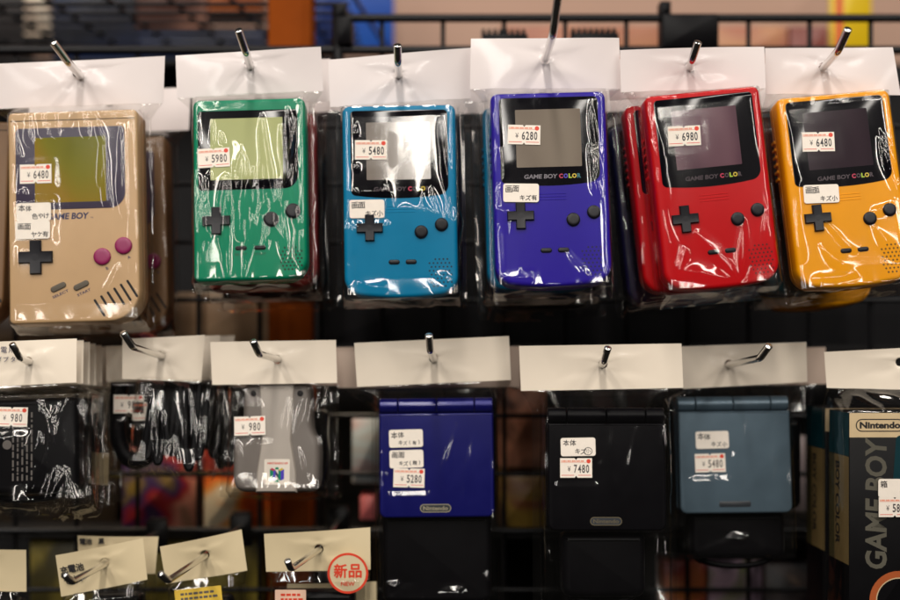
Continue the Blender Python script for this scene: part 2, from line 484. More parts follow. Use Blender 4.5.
def note_label(o, org, M, cx, cz, l1, l2, w=24, h=12.6, rot=0, y=-.9, ring=False, seed=0):
    m = MB(); P = rot2(rrect(cx-w/2, cz-h/2, cx+w/2, cz+h/2, 1.6, 4), rot, cx, cz)
    prism(m, P, [(0, y), (0, y+.12)], 'sticker_paper')
    s = m.map(M).build('handwritten_label', o, org, smooth=False)
    p = MB(); rnd = random.Random(seed+5)
    def put(t, x, z, hh, r=0):
        for i, ch in enumerate(t):
            c = rot2([(cx+x+i*hh*1.02, cz+z+rnd.uniform(-.3, .3))], rot, cx, cz)[0]
            heavy(p, ch, c[0], c[1], None, hh*rnd.uniform(.85, 1.05), y-.05, 'ink_black', .07, rot+rnd.uniform(-7, 7))
    hh = 3.9 if len(l2) <= 3 else 3.2
    put(l1, -w/2+3.8, h/2-3.7, 4.6); put(l2, w/2-1.2-(len(l2)-.5)*hh*1.02-(5.2 if ring else 0), -h/2+3.2, hh)
    if ring:
        letter(p, '小', cx+w/2-5.1, cz-h/2+3.4, None, 3.2, y-.05, 'ink_black')
        c = (cx+w/2-5.1, cz-h/2+3.4)
        tube(p, [(c[0]+2.7*math.cos(a), y-.06, c[1]+2.5*math.sin(a)) for a in [i*2*math.pi/26 for i in range(27)]], .2, 'ink_black', 5)
    pp = p.map(M).build('writing', s, (0, 0, 0), smooth=False, recalc=False); pp.location = -Vector(org)*S
    return (cx-w/2-1, cz-h/2-1, cx+w/2+1, cz+h/2+1)

# ------------------------------------------------------------------ consoles
def speaker_dots(mb, x0, x1, z0, z1, nx, nz, r, y=-.04):
    for i in range(nx):
        for j in range(nz):
            if (i in (0, nx-1)) and (j in (0, nz-1)): continue
            x = x0+(x1-x0)*(i+(.5 if j % 2 else 0))/(nx-.5); z = z0+(z1-z0)*j/(nz-1)
            sheet(mb, circ(x, z, r, 8), y, 'speaker_dark')
def dpad(t, cx, cz, size, w, mat='button_black', h=2.2):
    m = MB(); prism(m, cross(cx, cz, size, w), [(.9, -h+.1), (.5, -h), (.15, -h+.3), (0, -h+.8), (0, .2)], mat)
    sheet(m, circ(cx, cz, w*.3, 18), -h+.02, mat)
    return m.build('direction_pad', t, angle=50)
def button(t, cx, cz, r, mat='button_black', h=1.8, name='round_button'):
    m = MB(); prism(m, circ(cx, cz, r, 32), [(r*.55, -h-.05), (r*.3, -h), (.5, -h+.25), (.12, -h+.7), (0, -h+1.1), (0, .2)], mat)
    return m.build(name, t, angle=60)
def pill(t, cx, cz, w, h, mat='button_black', rot=0, ht=.9, name='small_button'):
    m = MB(); P = rot2(rrect(cx-w/2, cz-h/2, cx+w/2, cz+h/2, h/2-.02, 6), rot, cx, cz)
    prism(m, P, [(.9, -ht), (.35, -ht+.12), (0, -ht+.6), (0, .2)], mat)
    return m.build(name, t, angle=60)
def colour_console(M, label, shell, lcd, logo_vis=True, name='handheld_console', detail=True, group=None):
    t = thing(name, label, 'game console', M=M, group=group)
    T = 27
    out = rrect(-39, -63, 39, 66.75, (11, 11, 5, 5), 7, sag=3.8)
    m = MB()
    prism(m, out, [(3.2, 0), (1.9, .25), (.9, .9), (.3, 1.9), (0, 3.6), (0, 12.6), (.45, 12.8), (.45, 13.3), (0, 13.5), (.2, T-7), (1.2, T-3), (4, T-.6), (8, T)], shell)
    for z in [40+i*-5.2 for i in range(6)]:                # grip ribs down the left side
        boxm(m, -39.7, 15.5, z-1.1, -38.6, 23.5, z+1.1, shell, .35)
    m.build('body', t)
    m = MB(); bz = rrect(-33.5, 4.6, 33.5, 63, (3, 6, 3, 3), 6, sag=2.6)
    prism(m, bz, [(.35, -.35), (.1, -.28), (0, -.05), (0, .1)], 'bezel_black'); m.build('screen_bezel', t)
    m = MB(); sheet(m, rrect(-22.6, 14.8, 21.4, 54.6, .6, 2), -.42, lcd); m.build('display', t, smooth=False)
    if detail:
        m = MB(); z, y = 8.4, -.42
        letter(m, 'GAME BOY', -6.6, z, 22.4, 3.0, y, 'logo_grey' if logo_vis else 'logo_dim', bold=.03, shear=.12)
        for ch, x, w, c in (('C', 7.0, 2.7, 'logo_red' ), ('O', 10.2, 2.9, 'logo_violet' if logo_vis else 'logo_dim'), ('L', 13.2, 2.2, 'logo_lime'), ('O', 16.0, 3.1, 'logo_yellow'), ('R', 19.2, 2.6, 'logo_teal' if logo_vis else 'logo_dim')):
            letter(m, ch, x, z, w, 3.1, y, c, bold=.05)
        m.build('logo_lettering', t, smooth=False, recalc=False)
    dpad(t, -21, -18.2, 18, 6.4)
    button(t, 14.2, -21.6, 4.6); button(t, 28.2, -16.8, 4.6)
    pill(t, -4.6, -42, 7.6, 3.2); pill(t, 7.0, -42, 7.6, 3.2)
    if detail:
        m = MB(); speaker_dots(m, 19.5, 34.5, -59, -40.5, 6, 8, .62); m.build('speaker_holes', t, smooth=False)
        m = MB()
        for z in (-3.6, -5.6, -7.6): prism(m, rrect(-10, z-.28, 10, z+.28, .25, 3), [(.2, -.22), (0, -.05), (0, .1)], shell)
        m.build('raised_ribs', t)
    return t
def pocket_console(M, label, shell, lcd, name='handheld_console'):
    t = thing(name, label, 'game console', M=M); T = 25
    out = rrect(-38.8, -63.8, 38.8, 63.8, (4.5, 15, 5, 4.5), 8)
    m = MB(); prism(m, out, [(3.2, 0), (1.9, .25), (.9, .9), (.3, 1.9), (0, 3.6), (0, 11.6), (.45, 11.8), (.45, 12.3), (0, 12.5), (.2, T-7), (1.2, T-3), (4, T-.6), (6, T)], shell); m.build('body', t)
    m = MB(); prism(m, rrect(-35.2, -.6, 33.8, 55.4, (2.5, 10, 2.5, 2.5), 7), [(.35, -.35), (.1, -.28), (0, -.05), (0, .1)], 'bezel_black'); m.build('screen_bezel', t)
    m = MB(); sheet(m, rrect(-26.6, 6.5, 23.2, 49.8, .6, 2), -.42, lcd); m.build('display', t, smooth=False)
    dpad(t, -22.8, -22, 19, 6.6); button(t, 14.6, -22, 5.3); button(t, 29.6, -16.6, 5.3)
    pill(t, -6.2, -41.4, 8, 3); pill(t, 6.8, -41.4, 8, 3)
    m = MB(); letter(m, 'SELECT', -6.4, -45.8, 8.4, 1.6, -.04, 'ink_black'); letter(m, 'START', 6.8, -45.8, 7.6, 1.6, -.04, 'ink_black'); m.build('button_lettering', t, smooth=False, recalc=False)
    m = MB(); speaker_dots(m, 21, 35, -57, -42, 6, 7, .7); m.build('speaker_holes', t, smooth=False)
    return t
def brick_console(M, label, shell='grey_beige_plastic', name='handheld_console'):
    t = thing(name, label, 'game console', M=M); T = 32
    out = rrect(-45, -74, 45, 74, (3.5, 21, 3.5, 3.5), 9)
    m = MB(); prism(m, out, [(2, 0), (1.1, .15), (.4, .6), (0, 1.6), (0, 15.6), (.5, 15.8), (.5, 16.4), (0, 16.6), (0, T-5), (1, T-1.5), (3, T)], shell)
    m.build('body', t)
    m = MB()
    boxm(m, -43.5, -.06, 67.5, 43.5, .1, 68.1, 'speaker_dark', .04)
    m.build('top_groove', t)
    m = MB(); prism(m, rrect(-39.8, 5, 36.2, 62.5, (3, 11, 3, 3), 7), [(.4, -.35), (.1, -.28), (0, -.05), (0, .1)], 'mauve_bezel'); m.build('screen_bezel', t)
    m = MB(); sheet(m, rrect(-26.4, 9.8, 23, 55.6, .5, 2), -.42, 'lcd_olive'); m.build('display', t, smooth=False)
    m = MB(); letter(m, 'GAME BOY', -4, .1, 29, 4.6, -.05, 'ink_blue', bold=.035, shear=.14); letter(m, 'TM', 12.6, -1.4, 2, 1, -.05, 'ink_blue'); m.build('logo_lettering', t, smooth=False, recalc=False)
    dpad(t, -26.3, -28, 23.5, 8)
    button(t, 19.6, -29, 6, 'magenta_button'); button(t, 34.4, -21.8, 6, 'magenta_button')
    pill(t, -11, -49.3, 11.4, 4.2, 'rubber_grey', 24); pill(t, 4.8, -48.6, 11.4, 4.2, 'rubber_grey', 24)
    m = MB()
    letter(m, 'SELECT', -9.6, -54, 12, 1.9, -.05, 'ink_blue', 24, .02); letter(m, 'START', 6.6, -53.4, 10, 1.9, -.05, 'ink_blue', 24, .02)
    letter(m, 'B', 22.8, -37.2, None, 2.2, -.05, 'ink_blue', 24, .02); letter(m, 'A', 38, -30, None, 2.2, -.05, 'ink_blue', 24, .02)
    m.build('button_lettering', t, smooth=False, recalc=False)
    m = MB()
    for i in range(6):
        cx = 17.2+i*4.55; cz = -64.5+i*2.55
        P = rot2(rrect(cx-.85, cz-7, cx+.85, cz+7, .8, 4), 31, cx, cz); sheet(m, P, -.04, 'speaker_dark')
    m.build('speaker_slots', t, smooth=False)
    m = MB(); boxm(m, -14, -.05, -69.4, 3, .1, -69, shell, .04); m.build('moulded_line', t)
    return t
def clam_console(M, label, shell, emblem, text=True):
    t = thing('folding_console', label, 'game console', M=M); T = 24
    m = MB(); prism(m, rrect(-40.6, -42.3, 40.6, 31.4, (5, 5, 1, 1), 6), [(1.6, 0), (.8, .15), (.2, .7), (0, 1.5), (0, 9.6), (.6, 10.4)], shell); m.build('lid', t)
    m = MB(); prism(m, rrect(-41, -42.6, 41, 36, (6, 6, 3, 3), 6), [(.8, 11), (0, 11.8), (0, T-3), (1.2, T-.8), (3.5, T)], shell); m.build('base', t)
    m = MB()
    for a, b in ((-40.4, -27.5), (-27.1, 0), (.4, 27.1), (27.5, 40.4)):
        P = smoothpath([(a, 6.6, 36.9), (b, 6.6, 36.9)], 0)
        tube(m, [(a, 6.6, 36.9), (a+.05, 6.6, 36.9), (a+.6, 6.6, 36.9), (b-.6, 6.6, 36.9), (b-.05, 6.6, 36.9), (b, 6.6, 36.9)], [4.6, 5.0, 5.5, 5.5, 5.0, 4.6], shell, 28)
    m.build('hinge', t)
    m = MB(); cx, cz = (-1, -35.8)
    if text:
        o = rrect(cx-11, cz-2.9, cx+11, cz+2.9, 2.88, 6); i = inset(o, .55)
        n = len(o); mb = [(x, -.12, z) for x, z in o]+[(x, -.12, z) for x, z in i]
        m.add(mb, [(k, (k+1) % n, n+(k+1) % n, n+k) for k in range(n)], emblem)
        sheet(m, i, -.06, 'emblem_dark')
        letter(m, 'Nintendo', cx, cz, 17.5, 2.9, -.13, emblem, bold=.02)
    else:
        prism(m, rrect(cx-11.5, cz-2.1, cx+11.5, cz+2.1, 1.2, 4), [(.3, -.15), (0, 0), (0, .1)], 'emblem_dark')
    m.build('emblem', t)
    return t

# ------------------------------------------------------------------ hooks
WALL_Y = 212
def hook(label, hole, hy, bend, by, tip, ty, r=2.6, drop=3):
    H, B, Tp = W(hole[0], hole[1], hy), W(bend[0], bend[1], by), W(tip[0], tip[1], ty)
    P0 = Vector((H.x, WALL_Y-3, H.z-drop))
    t = thing('display_hook', label, 'hook', P0, group='chrome hooks on the wire grid')
    sh = H-Vector((0, 0, .6))
    a = B+(sh-B).normalized()*6; b = B+(Tp-B).normalized()*6
    arc = smoothpath([a, B, b], 3)
    end = Tp+(Tp-b).normalized()*.4
    pts = [P0, P0*.5+sh*.5, sh]+arc+[Tp, end]
    m = MB(); tube(m, pts, [r]*(len(pts)-1)+[r*.8], 'chrome', 16); m.build('rod', t, P0, angle=50)
    m = MB(); boxm(m, P0.x-9, WALL_Y-7, P0.z-16, P0.x+9, WALL_Y-4.2, P0.z+10, 'black_wire', .6)
    boxm(m, P0.x-7, WALL_Y-4.2, P0.z+8, P0.x+7, WALL_Y+5, P0.z+12, 'black_wire', .6); m.build('mounting_plate', t, P0)
    return t

# ------------------------------------------------------------------ assemble: bag round a posed product
def bag(label, M, hdr, hy, dims, hole=None, stickers=(), notes=(), cat='plastic bag', group=None, hseed=0, tape=None, hmat=None, **kw):
    hmat = hmat or ('warm_lit_paper' if hdr[0][1] > 300 else 'header_paper')
    """hdr: measured header corners TL,TR,BR,BL; dims (half width, top z, bottom z, thickness) of what is inside"""
    c = [W(p[0], p[1], hy) for p in hdr]
    if hole is None: hole = ((hdr[0][0]+hdr[1][0])/2, (hdr[0][1]*.6+hdr[3][1]*.4))
    org = W(hole[0], hole[1], hy)
    o = thing('product_bag', label, cat, org, group=group)
    header(o, org, *hdr, hy, hole, seed=hseed, mat=hmat)
    rects = []
    for (px, py, price, rot, *f) in stickers:
        x, z = at(M, px, py); rects.append(price_sticker(o, org, M, x, z, price, rot=rot, faint=bool(f)))
    for k, (px, py, a, b, rot, *ring) in enumerate(notes):
        x, z = at(M, px, py); rects.append(note_label(o, org, M, x, z, a, b, rot=rot, ring=bool(ring), seed=k+hseed))
    hw, zt, zb, T = dims
    film_bag(o, org, M, hw, zt, zb, T, c[3], c[2], rects=rects, seed=hseed, **kw)
    return o
def deeper(hdr, hy, dy, dx=0, dz=0):         # the same header further back along the hook
    out = []
    for p in hdr:
        w = W(p[0], p[1], hy); w.y += dy; w.x += dx; w.z += dz
        k = PPM*D/(D+w.y); out.append((VPX+w.x*k, VPY-w.z*k))
    return out
def px_of(w):
    k = PPM*D/(D+w.y); return (VPX+w.x*k, VPY-w.z*k)
def back(M, dy, dx=0, dz=0): return Matrix.Translation((dx, dy, dz)) @ M

rnd = random.Random(11)
def vfolds(n, x0, x1, z0, z1, lmin, lmax, w=(1.0, 2.2), a=(.7, 1.6), seed=0, lean=.12, sharp=.5):
    r = random.Random(seed); out = []
    for _ in range(n):
        x = r.uniform(x0, x1); L = r.uniform(lmin, lmax); z = r.uniform(z0+L*.5, z1)
        out.append((x, z, x+r.uniform(-lean, lean)*L, z-L, r.uniform(*w), r.uniform(*a), r.random() < sharp))
    return out

# ================================================================== THE SHOP WALL
# ---- top row -------------------------------------------------------
GBC = (39, 66.75, -66.75, 27)
# beige brick
M1 = pose(73.5, 216, 36, -1.8, -4)
brick_console(M1, 'beige handheld console with an olive screen and two magenta round buttons')
H1 = [(-12, 64), (165, 56), (163, 103), (-10, 109)]
bag('clear bag with white header card round the beige console with the olive screen', M1, H1, 56, (45, 74, -74, 32), hole=(77, 73),
    stickers=[(36, 174, '6480', 0, 1)], notes=[(34, 212, '本体', '色やけ', 0), (33, 230, '画面', 'ヤケ有', 0)], hseed=1, crumple=.9, ext=5, front=.05, swell=.2,
    cr=[(-30+i*9.5+rnd.uniform(-2, 2), 75, -30+i*9.5+rnd.uniform(-4, 4), 75-rnd.uniform(9, 26), 1.2, 1.5, True) for i in range(8)]
    + [(20, 58, 25, 2, 1.3, 1.5, True), (33, 64, 36, -4, 1.6, 1.4, True), (-42, 66, -33, 10, 1.6, 1.4, True), (-41, 60, -37, 30, 1.4, 1.3, True), (31, -34, 22, -56, 1.8, 1.2, False), (43, 60, 43, -50, 2, 1.5, False), (22, 55, 19, 20, 1.2, 1.3, True)])
M1b = back(pose(73.5, 216, 36, -1.8, -4), 84, 2, -6)
brick_console(M1b, 'second beige handheld console half hidden behind the front beige one', 'dark_beige_plastic')
bag('clear bag round the half hidden second beige console', M1b, deeper(H1, 56, 84, 2, -6), 140, (45, 74, -74, 32), hole=px_of(W(77, 73, 56)+Vector((2, 84, -6))),
    hseed=2, res=.6, crumple=1.0, mat='stacked_film', cr=[(43, 60, 44, -60, 2, 1.4, True)])
# neighbouring console at the very edge of the picture
M0 = back(pose(-72, 218, 46, 1, -4), 30)
brick_console(M0, 'dark beige handheld console cut off by the left edge of the picture', 'dark_beige_plastic')
# green pocket
M2 = pose(249.5, 188.5, 26, -1.7, -7.2)
pocket_console(M2, 'green handheld console with a pale olive screen', 'green_plastic', 'lcd_pale')
H2 = [(175, 55), (321, 47), (323, 91), (177, 98)]
bag('clear wrinkled bag with white header card round the green console', M2, H2, 44, (38.8, 63.8, -63.8, 25), hole=(249, 64),
    stickers=[(214, 158, '5980', 2, 1)], hseed=3, crumple=1.0, ext=4, front=.1, swell=.5,
    cr=vfolds(18, -34, 36, -34, 52, 26, 70, (1.0, 2.2), (1.5, 2.7), 4, .16, .45)
    + [(9, 54, 14, -8, 2.4, 2.0, False), (22, 46, 30, -14, 2.2, 1.9, False), (26, 58, 34, -30, 2.6, 2.2, False), (-2, 22, 4, -30, 2.4, 1.8, False), (-36, 50, -36, -40, 1.8, 1.6, True), (-30, 10, -34, -44, 1.6, 1.5, True), (33, -20, 35, -58, 1.8, 1.6, False), (12, -20, 10, -44, 1.2, 1.2, True), (15, -20, 24, -40, 1.2, 1.2, True)])
M2b = back(M2, 40, 3, -4)
pocket_console(M2b, 'dull red handheld console mostly hidden behind the green one', 'dark_red_plastic', 'lcd_pale')
bag('clear bag round the dull red console behind the green one', M2b, deeper(H2, 44, 40, 3), 84, (38.8, 63.8, -63.8, 25), hole=px_of(W(249, 64, 44)+Vector((3, 40, 0))),
    hseed=4, res=.6, crumple=1.3, mat='stacked_film', flange=5)
M2c = back(M2, 82, 6, -10)
pocket_console(M2c, 'black handheld console deepest in the stack behind the green one', 'black_plastic', 'lcd_dark')
bag('clear bag round the black console at the back of the green stack', M2c, deeper(H2, 44, 82, 6), 126, (38.8, 63.8, -63.8, 25), hole=px_of(W(249, 64, 44)+Vector((6, 82, 0))),
    hseed=5, res=.6, crumple=1.3, mat='stacked_film', flange=5)
# teal
M3 = pose(400, 201, 26, -1.0, -3)
colour_console(M3, 'teal handheld console with a bright reflection across its grey screen', 'teal_plastic', 'lcd_silver', False)
H3 = [(328, 59), (471, 48), (471, 98), (330, 107)]
bag('clear bag with white header card round the teal console', M3, H3, 44, GBC, hole=(398, 74),
    stickers=[(371, 150, '5480', -1)], notes=[(367, 209, '画面', 'キズ小', 0)], hseed=6, crumple=.8, ext=4, flange=5, front=.03, swell=.1,
    cr=[(-38, -7, 48, -12, 13, 3.8, False), (-8, 14, -12, -22, 2.0, 1.8, True), (16, 8, 17, -20, 2.2, 1.6, True), (22, 10, 28, -18, 2.2, 1.7, True), (-30, 56, -29, 20, 1.3, 1.4, True), (29, 58, 34, -6, 2, 1.8, False),
        (-36, 10, -37, -40, 1.6, 1.6, False), (34, 0, 33, -20, 1.6, 1.5, False), (-31, 10, -28, -25, 1.8, 1.5, False), (-20, 4, -17, -18, 2, 1.6, True), (-30, -56, -10, -60, 2.2, 1.8, False), (24, -50, 34, -58, 2.0, 2.0, False), (-33, -8, -33, -36, 2, 1.5, False)])
M3b = back(M3, 62, 4, 2)
colour_console(M3b, 'black handheld console hidden behind the teal one', 'black_plastic', 'lcd_dark', False, detail=False)
bag('clear bag round the black console behind the teal one', M3b, deeper(H3, 44, 62, 4), 106, GBC, hole=px_of(W(398, 74, 44)+Vector((4, 62, 0))),
    hseed=7, res=.6, crumple=1.2, mat='stacked_film', flange=6)
# purple
M4 = pose(551, 188.5, 8, -1.5, -6)
colour_console(M4, 'purple handheld console with a grey screen and black buttons', 'purple_plastic', 'lcd_grey')
H4 = [(471, 38), (619, 38), (621, 89), (470, 89)]
bag('clear bag with white header card round the purple console', M4, H4, 30, GBC, hole=(545, 60),
    stickers=[(524, 135, '6280', -3)], notes=[(521, 193, '画面', 'キズ有', -2)], hseed=8, crumple=.8, ext=5, flange=2, front=.02, swell=.05,
    cr=[(-38, 58, -36, -20, 1.8, 1.7, True), (-36, 66, -33, 30, 2.2, 1.6, False), (26, 30, 32, -8, 1.9, 1.5, True), (-38, 0, -30, -30, 1.6, 1.5, True), (-39, -10, -28, -20, 1.6, 1.6, False), (-34, -58, -14, -62, 2, 1.9, False), (-22, -54, -16, -60, 1.4, 1.6, True),
        (10, -40, 22, -62, 3, .5, False), (36, -54, 37, -60, 2, 1.8, False), (29, 62, 32, 5, 2.2, 1.2, False)])
M4b = back(M4, 50, -4, -1)
colour_console(M4b, 'teal handheld console peeping out behind the purple one', 'teal_plastic', 'lcd_dark', False, detail=False)
bag('clear bag round the teal console behind the purple one', M4b, deeper(H4, 30, 50, -4), 80, GBC, hole=px_of(W(545, 60, 30)+Vector((-4, 50, 0))),
    hseed=9, res=.6, crumple=1.3, mat='stacked_film', flange=6)
M4c = back(M4, 100, 0, -12)
colour_console(M4c, 'black handheld console at the back of the purple stack', 'black_plastic', 'lcd_dark', False, detail=False)
bag('clear bag round the black console at the back of the purple stack', M4c, deeper(H4, 30, 100, 0), 130, GBC, hole=px_of(W(545, 60, 30)+Vector((0, 100, 0))),
    hseed=10, res=.6, crumple=1.3, mat='stacked_film', flange=8)
# red
M5 = pose(713, 189, 2, -6.0, -2.5, 2)
colour_console(M5, 'bright red handheld console in front of another red one', 'red_plastic', 'lcd_mauve', False)
H5 = [(620, 50), (765, 46), (766, 88), (621, 92)]
bag('clear bag with white header card round the front red console', M5, H5, 24, GBC, hole=(690, 67),
    stickers=[(684, 136, '6980', -3)], hseed=11, crumple=.8, ext=8, flange=2, front=.02, swell=.05,
    cr=[(-38, 60, -33, -10, 2.2, 1.9, True), (-34, -8, -33, -50, 2, 1.6, True), (-31, -52, 6, -60, 2.6, 2.6, True), (-14, -26, 8, -62, 2.6, 1.9, True), (0, -44, 10, -64, 2.4, 1.8, False), (18, -20, 11, -62, 2.2, 1.9, False), (34, -16, 36, -60, 2.4, 2.0, False), (-24, -36, -30, -58, 3, 1.6, False),
        (-38, 40, -36, 0, 2, 1.6, False)])
M5b = back(M5, 32, -9, -1)
colour_console(M5b, 'second red handheld console showing as a strip behind the front red one', 'red_plastic', 'lcd_mauve', False, detail=False)
bag('clear bag round the second red console', M5b, deeper(H5, 24, 32, -4), 56, GBC, hole=px_of(W(690, 67, 24)+Vector((-4, 32, 0))),
    hseed=12, res=.7, crumple=1.2, flange=5, cr=[(-38, 60, -35, -10, 2, 1.8, True), (-36, -10, -38, -60, 2, 1.8, True)])
M5c = back(M5, 80, -14, -8)
colour_console(M5c, 'dark violet handheld console at the back of the red stack', 'dark_violet_plastic', 'lcd_dark', False, detail=False)
bag('clear bag round the dark violet console at the back of the red stack', M5c, deeper(H5, 24, 80, -4), 104, GBC, hole=px_of(W(690, 67, 24)+Vector((-4, 80, 0))),
    hseed=13, res=.6, crumple=1.2, mat='stacked_film', flange=5)
# yellow
M6 = pose(845, 189, 12, -5.2, -6.5, 1)
colour_console(M6, 'yellow handheld console with a dark screen', 'yellow_plastic', 'lcd_dark', False)
H6 = [(765, 48), (893, 47), (901, 95), (766, 94)]
bag('clear bag with white header card round the yellow console', M6, H6, 34, GBC, hole=(823, 67),
    stickers=[(818, 142, '6480', -4)], notes=[(821, 194, '画面', 'キズ小', -3)], hseed=14, crumple=.8, ext=6, flange=3, front=.02, swell=.05,
    cr=[(-37, 60, -33, -14, 2, 1.8, True), (26, 34, 36, -8, 2.2, 1.8, True), (30, 40, 38, -4, 2.0, 1.6, False), (14, -24, 32, -52, 2.4, 2.0, True), (-18, -20, 2, -44, 2.2, 1.8, False), (-22, -36, 0, -62, 2.6, 1.9, True), (32, -10, 16, -20, 1.6, 1.5, True), (-36, -14, -36, -48, 2, 1.6, True), (-30, -60, 0, -58, 2, 1.5, False)])
M6b = back(M6, 56, -14, -2)
colour_console(M6b, 'dark teal handheld console peeping out between the red and yellow ones', 'box_teal', 'lcd_dark', False, detail=False)
bag('clear bag round the dark teal console behind the yellow one', M6b, deeper(H6, 34, 56, -10), 90, GBC, hole=px_of(W(823, 67, 34)+Vector((-10, 56, 0))),
    hseed=15, res=.6, crumple=1.2, mat='stacked_film', flange=5)
M6c = back(M6, 100, 4, -12)
colour_console(M6c, 'dull yellow handheld console at the back of the yellow stack', 'yellow_plastic', 'lcd_dark', False, detail=False)

# ---- middle row: folding consoles ----------------------------------
SPD = (41, 42.4, -42.6, 24)
def adapter(label, M, w, h, d, mat='black_plastic', cord=True):
    """mains adapter: rounded block with a strain relief and a coiled cord"""
    t = thing('mains_adapter', label, 'mains adapter', M=M)
    m = MB(); prism(m, rrect(-w/2, -h/2, w/2, h/2, (7, 7, 4, 4), 6), [(5, 0), (3, .5), (1.2, 1.8), (.2, 4), (0, 6), (0, d*.5), (.5, d*.5+.3), (0, d*.5+.7), (0, d-3), (2, d)], mat); m.build('housing', t)
    m = MB()
    for a in (-6, 6): boxm(m, a-.9, d, -3.4, a+.9, d+14, 3.4, 'chrome', .3)
    m.build('plug_pins', t)
    if cord:
        m = MB(); pts = []
        for i in range(70):
            a = i/69*2*math.pi*2.6
            pts.append((math.cos(a)*(w*.40+i*.03), d*.4+i*.08, -h*.42+math.sin(a)*(8+i*.03)))
        tube(m, pts, 1.9, mat, 8); m.build('cord', t)
    return t
M7 = pose(436.5, 457.5, 58, -.6, -5)
clam_console(M7, 'closed blue folding console with a pale oval emblem', 'blue_metallic', 'emblem_gold')
A7 = pose(437, 559, 62, 0, -3)
adapter('black mains adapter below the blue folding console in the same bag', A7, 78, 64, 26)
H7 = [(354, 343), (509, 336), (511, 380), (357, 387)]
bag('tall clear bag with white header card round the blue folding console', M7, H7, 60, (42, 42.4, -100, 26), hole=(433.5, 358.5),
    stickers=[(409, 478, '5280', -2)], notes=[(406, 438.5, '本体', 'キズ(有)', 1), (406.5, 459, '画面', 'キズ(無)', 1)], hseed=16, crumple=.7, ext=6, flange=4, front=.1,
    cr=[(14, 24, 2, -30, 2.4, .9, False), (26, 20, 18, -40, 2.0, .8, False), (-38, 30, -40, -60, 1.8, 1.4, True), (40, 20, 39, -90, 1.8, 1.5, True), (-34, -86, -30, -92, 2, 1.6, True), (34, -80, 36, -90, 2, 1.6, True), (0, -96, 20, -94, 1.6, 1.4, False)])
M8 = pose(607, 469, 30, 0, -5)
clam_console(M8, 'closed black folding console with a dim gold oval emblem', 'onyx_metallic', 'emblem_dim')
A8 = pose(604, 566, 34, 0, -3)
adapter('black mains adapter below the black folding console in the same bag', A8, 58, 44, 26)
H8 = [(519, 346), (682, 343.5), (683.5, 388), (521, 391)]
bag('tall clear bag with white header card round the black folding console', M8, H8, 34, (43, 43, -96, 26), hole=(603, 364), 
    stickers=[(576, 468, '7480', 0)], notes=[(578, 447, '本体', 'キズ', 1, 1)], hseed=17, crumple=.8, ext=6, flange=6, front=.1,
    cr=[(-41, 36, -42, -30, 1.8, 1.5, True), (41, 38, 41, -20, 2.2, 1.9, True), (38, -46, 40, -80, 2, 1.6, True), (33, -44, 36, -74, 1.6, 1.5, True), (-40, -50, -36, -90, 2, 1.5, True), (20, 30, 14, -10, 2, .7, False), (2, 36, 6, -20, 3, .6, False)])
M9 = pose(735, 454.5, 78, -.6, -5)
clam_console(M9, 'closed steel blue folding console with a dark slot at its lower edge', 'steel_blue_metallic', 'emblem_dim', False)
A9 = pose(738, 536, 86, 0, -3)
adapter('black mains adapter below the steel blue folding console', A9, 70, 34, 24)
H9 = [(681, 346.5), (806, 342), (807.5, 382), (683, 389)]
bag('clear bag with white header card round the steel blue folding console', M9, H9, 80, (42, 42.8, -70, 26), hole=(729, 364),
    stickers=[(710, 463, '5480', 1, 1)], notes=[(712, 440, '本体', 'キズ小', 1)], hseed=18, crumple=.6, ext=6, flange=4, front=.1,
    cr=[(-10, 20, -16, -20, 2.6, .7, False), (10, 26, 2, -30, 2.4, .7, False), (30, 20, 22, -34, 2.6, .7, False), (-2, -56, 1, -64, 3, 2.6, False), (39, 10, 39, -50, 1.8, 1.4, True)])
# header cards of further bags behind those three
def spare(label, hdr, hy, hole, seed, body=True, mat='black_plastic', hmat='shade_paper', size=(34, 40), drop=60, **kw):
    """a bag further back on a hook: card, film and a dark adapter inside"""
    c = [W(p[0], p[1], hy) for p in hdr]
    mid = (c[2]+c[3])/2
    q = px_of(mid+Vector((0, 0, -drop)))
    M = pose(q[0], q[1], hy-8)
    if body: adapter(body, M, size[0]*1.7, size[1]*1.7, 22, mat, False)
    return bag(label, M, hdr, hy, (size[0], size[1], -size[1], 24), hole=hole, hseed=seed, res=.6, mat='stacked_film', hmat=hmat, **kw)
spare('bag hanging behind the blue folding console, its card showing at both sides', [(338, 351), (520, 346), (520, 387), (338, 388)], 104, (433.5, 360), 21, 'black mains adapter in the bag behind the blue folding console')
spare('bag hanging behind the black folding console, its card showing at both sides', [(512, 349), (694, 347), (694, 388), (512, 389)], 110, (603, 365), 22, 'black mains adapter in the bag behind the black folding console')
spare('bag hanging behind the steel blue folding console, its card showing at the right', [(700, 350), (826, 347), (827, 384), (700, 387)], 122, (733, 364), 23, 'black mains adapter in the bag behind the steel blue folding console')

